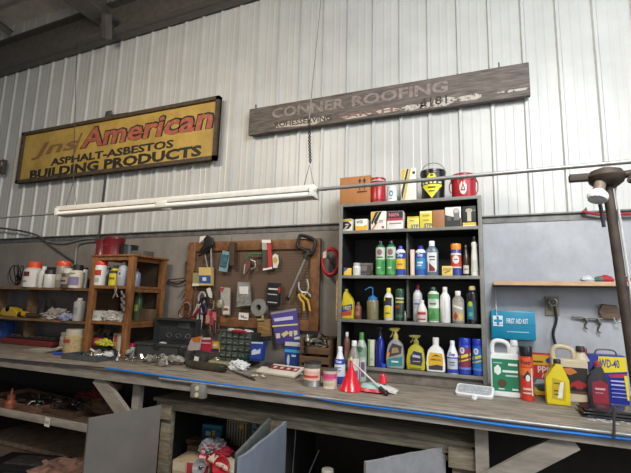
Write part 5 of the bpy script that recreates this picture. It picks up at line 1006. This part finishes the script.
rt('fluid_bottle', 'tall green and white bottle behind the clear bottle', 'bottle', 356.5, 366.5, 332.5, 3.42, Zb, 'bottle', plastic('a9b5a8'), plastic('4f8a4a'), [('r', -.98, .98, .50, .70, '7b9a80'), ('e', -.1, .66, .6, .06, '4c6a50'), ('r', -.9, .9, .1, .45, 'c3c8bc'), ('r', .2, .8, .1, .4, '6f4a74')])
c = atz(351.5, 390, BZ)
r = (at(363, 389, 3.0).x - at(340.5, 389, 3.0).x)/2; hF = at(351, 358.5, 3.0).z - BZ
t = thing('red_funnel', 'glossy red funnel standing upside down on the bench', 'funnel', (c.x, 3.02, Zb))
MB().lathe([(r, 0), (r*1.03, .006), (r*.98, .012), (r*.16, hF*.74), (r*.11, hF*.95), (r*.08, hF*.95), (r*.12, hF*.7), (r*.92, .008)], 28).build('cone', plastic('d01f2e', .22), t)
MB().lathe([(0, hF*.93), (r*.12, hF*.93), (r*.10, hF*1.03), (0, hF*1.05)], 12).build('spout_tip', plastic('d3c36c'), t)
a, b_ = at(352, 361.5, 3.10), at(381, 388.5, 2.98)
t = thing('grabber_rod', 'thin white rod with black end leaning over the red funnel', 'rod', b_)
MB().cyl((0, 0, 0), a-b_, .0065).build('shaft', plastic('c9c7c2'), t); d_ = (b_-a).normalized()
b_.z = max(b_.z, BZ+.02); MB().cyl(-.01*d_, .05*d_, .013).cyl(.045*d_, .062*d_, .018).build('black_end', mat('19191b', .4), t)
c = atz(379, 388, BZ)
t = thing('folded_cloth', 'teal and red folded shop cloth right of the funnel', 'cloth', (c.x, 3.06, Zb))
MB().lathe([(0, 0), (.10, 0), (.125, .012), (.11, .03), (.0, .034)], 24, sy=.65).build('rim', plastic('c2343c'), t)
MB().lathe([(0, .03), (.108, .028), (.09, .05), (.04, .06), (0, .06)], 20, sy=.62).build('cloth', mat('7fb3b0', .6, c2='a9c9c4', bump=.2), t)
MB().prism([(.02, .03), (.16, .0), (.17, .02), (.05, .06)], -.03, .05, .006).build('white_fold', mat('cfcfca', .7), t)
t = thing('small_funnel', 'small red cone standing on the teal cloth', 'funnel', (at(383, 380, 3.08).x, 3.08, Zb+.06))
MB().lathe([(0, 0), (.032, 0), (.032, .006), (.020, .06), (.016, .065), (0, .067)], 20).build('cone', plastic('cc2436', .25), t)
# ------------------------------------------------------------------ below the bench
TZ = .43
t = thing('lower_shelf', 'low grey wooden shelf under the left end of the bench', 'shelf', (-5.3, 2.84, TZ))
xe = -3.16 + 5.3
MB().box((xe-2.1, .38, -.02), (4.2, .76, .03)).build('board', wood('5b4a3a', '32281f'), t)
MB().box((xe-2.1, -.008, -.028), (4.2, .025, .065), .003).build('front_edge', apr, t)
cc = at(46, 422.5, 2.80)
t = thing('price_label', 'small white number label reading 161 on the low shelf edge', 'label', (cc.x, 2.812, cc.z))
MB().box((0, 0, 0), (.065, .004, .075)).build('card', paper('d6d1ca'), t, rot=(0, .06, 0)); words('161', -.02, .022, -.012, .014, -.0035, mat('8a2c30'), t)
def flat_box(lab, px, py, w_, d_, h_, c_, rz, Y=None, z=TZ-.004, rim=True, name='wooden_tray'):
    p = at(px, py, Y); t = thing(name, lab, 'tray', (p.x, Y, z), rz)
    b = MB().box((0, 0, .008), (w_, d_, .016))
    b.box((0, -d_/2, h_/2), (w_, .016, h_)).box((0, d_/2, h_/2), (w_, .016, h_)).box((-w_/2, 0, h_/2), (.016, d_, h_)).box((w_/2, 0, h_/2), (.016, d_, h_)); b.build('tray', wood(c_), t); return t
flat_box('large brown wooden tray at left on the low shelf', 30, 408, .92, .42, .055, '6a4a38', -.12, 3.12)
flat_box('smaller dark wooden tray at right on the low shelf', 74, 412, .50, .40, .05, '4c3626', -.05, 3.12)
bits(30, at(30, 408, 3.12).x+.1, 3.12, TZ+.012, .3, .13, .02, 'lying in the large wooden tray', 'parts in the large wooden tray', .02, .045, pal=[('55504a', .4), ('8d8982', .3), ('3a3632', .5), ('c9c3b8', .3), ('44403c', .5)])
bits(16, at(74, 412, 3.12).x, 3.12, TZ+.012, .17, .12, .02, 'lying in the smaller dark tray', 'parts in the smaller dark tray', .02, .04, pal=[('8d8982', .3), ('55504a', .4), ('3a3632', .5), ('a9a396', .3), ('44403c', .5)])
p = at(11, 400, 2.90)
t = thing('oil_can', 'small rusty oiler can standing at the left end of the low shelf', 'oil can', (p.x, 2.90, TZ-.004))
MB().lathe([(0, 0), (.055, 0), (.055, .05), (.035, .075), (.035, .12), (0, .125)], 20).build('body', mat('8a4c38', .5, .3, var=.2), t); MB().lathe([(0, .12), (.016, .12), (.008, .17), (0, .19)], 12).build('spout', mat('6a3a2c', .5, .3), t)
lump('rag', 'dark red crumpled rag at the back of the low shelf', 'rag', 97, 397, 3.45, TZ-.004, .14, mat('6c1f28', .8), seed=31, sq=(1.4, .7, .5))
lump('rag', 'brown crumpled cloth at the right end of the low shelf', 'rag', 103, 403, 3.20, TZ-.004, .12, mat('6b4f3a', .8), seed=32, sq=(1.5, .8, .5))
tag(MB().box((0, 0, 0), (.16, .05, .05)).build('pipe_clamp', mat('8f6a5c', .5), loc=at(113, 386, 3.0)), 'small pinkish bracket under the bench beside the left brace', 'bracket')
c = atz(22, 462, .10)
t = thing('black_case', 'flat black case lying on the floor under the low shelf', 'case', (c.x, c.y+.05, 0), .25)
MB().box((0, 0, .05), (.62, .34, .09), .012).build('case', mat('19181a', .35), t); MB().box((.05, 0, .098), (.40, .2, .008), .002).build('inset_panel', mat('3b3838', .3, var=.3), t); MB().box((0, -.18, .05), (.12, .02, .025)).build('handle', mat('242224'), t)
c = atz(67, 470, .10)
lump('parts_heap', 'heap of brown and pink rags on the floor beside the black case', 'rags', 67, 468, c.y+.02, 0, .21, mat('8b6b5c', .8, var=.3, c2='4b352c', scale=8), seed=33, sq=(1.4, .8, .36))
t = thing('concrete_block', 'pale dusty board lying on the floor below the low shelf', 'board', (-4.2, 3.35, 0)); MB().box((0, 0, .02), (1.7, .6, .04), .005).build('board', mat('b39a7c', .8, c2='7c6650'), t)
# rough wooden cupboard under the bench
KF, KZ = 2.90, .72
kx0, kx1 = at(157, 400, KF).x, at(472, 445, KF).x
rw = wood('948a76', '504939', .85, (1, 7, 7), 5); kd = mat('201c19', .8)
t = thing('rough_cupboard', 'rough wooden cupboard with open doors under the bench', 'cupboard', ((kx0+kx1)/2, KF, 0)); KX = (kx0+kx1)/2; kw = (kx1-kx0)/2; KD = .75
MB().box((0, KD/2, KZ-.012), (2*kw+.05, KD+.03, .025), .002).build('top_board', rw, t)
MB().box((0, .018, KZ-.055), (2*kw, .035, .06), .003).build('top_rail', rw, t)
def kpost(px, w_, lab=None, m=rw):
    x = at(px, 440, KF).x - KX; MB().box((x, .03, (KZ-.085)/2), (w_, .05, KZ-.085), .002).build('post', m, t); return x + KX
kpost(164, .10); kpost(277, .10); kpost(465, .16, m=wood('7d7060', '5c5144'))
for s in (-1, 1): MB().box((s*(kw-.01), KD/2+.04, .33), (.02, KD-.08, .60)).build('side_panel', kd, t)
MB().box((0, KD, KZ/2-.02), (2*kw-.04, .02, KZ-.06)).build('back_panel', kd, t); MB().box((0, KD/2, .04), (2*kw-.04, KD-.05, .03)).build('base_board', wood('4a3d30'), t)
MB().box((at(277, 440, KF).x-KX, KD/2+.05, .33), (.02, KD-.12, .56)).build('divider', kd, t)
for (px, w_) in ((164, .12), (277, .13), (465, .20)):
    MB().box((at(px, 440, KF).x-KX, -.006, KZ-.10), (w_, .022, .12), .003).build('corner_block', rw, t)
def door(lab, a, b_, z1, th=.02, m=None, ztop2=None, rag=0, extra=None):
    A, B = atz(*a, z1), atz(*b_, ztop2 or z1); d = Vector((B.x-A.x, B.y-A.y, 0)); n = Vector((-d.y, d.x, 0)).normalized()*th
    t = thing('cupboard_door', lab, 'door', (A.x, A.y, 0)); zb_ = .06; za, zb2 = z1, (ztop2 or z1)
    b = MB(); K = 9; pts = []
    for i in range(K+1):
        u = i/K; pts.append(d*u + Vector((0, 0, za + (zb2-za)*u - (random.uniform(0, rag) if 0 < i < K else 0))))
    pts += [d + Vector((0, 0, zb_)), Vector((0, 0, zb_))]
    V0 = [b.bm.verts.new(p) for p in pts]; V1 = [b.bm.verts.new(p+n) for p in pts]; b.bm.faces.new(V0); b.bm.faces.new(V1[::-1])
    for i in range(len(pts)): j = (i+1) % len(pts); b.bm.faces.new((V0[i], V1[i], V1[j], V0[j]))
    b.build('panel', m or apr, t, smooth=False); return t, d, n
gd_ = mat('77716b', .5, var=.08, scale=5)
dt, d, n = door('plain grey cupboard door swung open at left under the bench', (160, 405), (88, 418), .70, m=gd_)
for z in (.60, .15): MB().cyl((0, 0, z-.03), (0, 0, z+.03), .010).build('hinge', steel('5b5954'), dt)
gd2 = mat('7d838f', .5, var=.08, scale=5)
dt, d, n = door('chipped blue-grey cupboard door standing open at the centre', (284, 421), (237.5, 457), .70, rag=.012, m=gd2)
p = d*.88; MB().cyl((p.x-.03, p.y, .50), (p.x-.03, p.y, .62), .006).build('handle', mat('26282c'), dt)
dt, d, n = door('second grey cupboard door just left behind the chipped one', (268.5, 418), (235, 453), .70, m=mat('5d625f', .6))
dt, d, n = door('light grey cupboard door swung open at the right', (443, 445.5), (364, 461), .665, m=mat('8f8e90', .5, var=.10, scale=9), rag=.006)
MB().box((.01, -.01, .60), (.07, .012, .03)).cyl((0, -.01, .56), (0, -.01, .64), .009).build('hinge', steel('6b6963'), dt)
# things inside the left bay
IZ = .056
def heap(base, n, f): pass
x = at(190, 440, 3.3).x
bx2 = lambda name, lab, px0, px1, yt, Y, zb, dep, c, dec, rz=0: box_thing(name, lab, 'box', px0, px1, yt, Y, zb, dep, paper(c), dec, None, rz)
HZ = .30
t = bx2('storage_carton', 'large brown carton under the heap in the cupboard', 186, 262, 452, 3.18, IZ+.001, .38, '5e4a38', [])
top_ = at(224, 452, 3.18).z
bx2('filter_carton', 'blue and teal carton standing at the back of the cupboard', 202, 221, 424.5, 3.40, top_+.001, .10, '1d4f6e', [('r', -.6, -.1, .2, .5, 'a3a89c'), ('r', .05, .35, .2, .62, 'b09a4a'), ('r', -.9, .9, .75, .95, '2a7896'), ('r', .4, .9, .1, .5, '3a8098')], .08)
t = bx2('air_filter', 'pleated air filter with a yellow star leaning in the cupboard', 226, 248, 421, 3.36, top_+.001, .05, '8a8272', [('r', -.9+.26*k, -.80+.26*k, .04, .96, '35302a') for k in range(8)] + [('p', [(.2+.5*math.cos(a*math.pi/5+.3)*(1 if a % 2 else .45)*.6+.2, .80+.26*math.sin(a*math.pi/5+.3)*(1 if a % 2 else .45)*.6) for a in range(10)], 'd39a2c')], -.05)
bx2('filter_carton', 'grey and teal printed carton right of the pleated filter', 248.5, 262, 421, 3.42, top_+.001, .10, '6f8a88', [('r', -.98, -.5, .1, .98, '2a6a80'), ('r', -.3, .8, .6, .7, '3a3a38'), ('r', -.2, .9, .35, .45, 'b9b5a8'), ('r', .1, .5, .75, .9, '44443f')])
bx2('filter_carton', 'navy and white carton in front of the blue teal carton', 205, 224, 440.5, 3.24, top_+.001, .08, '2a3558', [('r', -.2, .5, .3, .8, '8c8e98'), ('r', .5, .9, .1, .6, '4c3a5c')], .05)
bx2('small_carton', 'small brown carton at the left inside the cupboard', 185.5, 200, 444, 3.30, top_+.001, .10, '77573c', [('r', -.9, .9, .8, .95, '9c7a56'), ('r', -.5, .5, .3, .5, '4c3424')], .1)
t = bx2('first_carton', 'cream and red carton at the bottom left of the heap', 172, 206, 462, 2.96, IZ+.001, .22, 'b5a084', [('r', -.2, .98, .5, .98, 'a8343c'), ('r', -.98, -.3, .6, .95, 'cbbda4')], .12)
zr_ = top_+.0
def ball(lab, px, py, Y, zb, s, c, seed, sq=(1, 1, .9), name='shop_light', rough=.25): return lump(name, lab, 'reflector', px, py, Y, zb, s, mat(c, rough), seed=seed, sq=sq)
def reflector(name, lab, px, py, Y, r, c, c2, tilt):
    p = at(px, py, Y); t = thing(name, lab, 'light reflector', p, rot=tilt)
    MB().lathe([(r*.25, -r*.7), (r*.55, -r*.55), (r*.95, -.1*r), (r, 0), (r*.93, 0), (r*.5, -r*.45), (0, -r*.5)], 24).build('shell', plastic(c), t); MB().lathe([(0, -r*.48), (r*.2, -r*.45), (r*.22, -r*.2), (0, -r*.1)], 14).build('bulb', mat(c2, .15), t)
reflector('signal_lamp', 'upper red lamp on the heap in the cupboard', 207, 456, 3.0, .085, 'b01a2a', '7c1420', (1.0, -.3, 0))
reflector('signal_lamp', 'red lamp nearest the cupboard doors at the photo\'s bottom', 221, 467, 2.94, .075, 'b81c2c', '9c2030', (1.2, .2, 0))
reflector('signal_lamp', 'chrome rimmed lamp left of the two red ones', 199, 467, 2.93, .065, '8d8f92', '3a3c40', (1.1, -.1, 0))
lump('rag', 'small dark red crumpled rag right of the upper red lamp', 'rag', 223, 456, 3.08, top_, .06, mat('9c1c34', .7), seed=42, sq=(1.2, .8, .7))
t = thing('white_board', 'slanting white board lying across the heap in the cupboard', 'board', (at(232, 464, 3.0).x, 3.02, top_-.03)); MB().box((0, 0, 0), (.40, .14, .02), .002, rot=(.15, .28, 0)).build('board', paper('c9bfae'), t)
lump('rag', 'tangle of black wires and clips in the heap of the cupboard', 'wires', 212, 451, 3.10, top_, .08, mat('2b2a30', .4, var=.4, scale=40, c2='8a8a90', thr=(.55, .7)), seed=43, sq=(1.2, .8, .8))
# right bay
rt('glass_jar', 'small jar with pale lid at the bottom of the right cupboard bay', 'jar', 321, 334, 469, 3.05, IZ, 'jar', mat('5c5a54', .3), plastic('b3afa5'), [], capname='lid')
t = thing('steel_rod', 'thin steel rods leaning inside the right cupboard bay', 'rods', (at(292, 455, 3.1).x, 3.1, IZ+.001)); MB().cyl((0, 0, 0), (-.02, .1, .5), .006).build('rod', steel('77746e'), t); MB().cyl((.05, 0, 0), (.18, .1, .36), .006).build('rod', steel('77746e'), t)
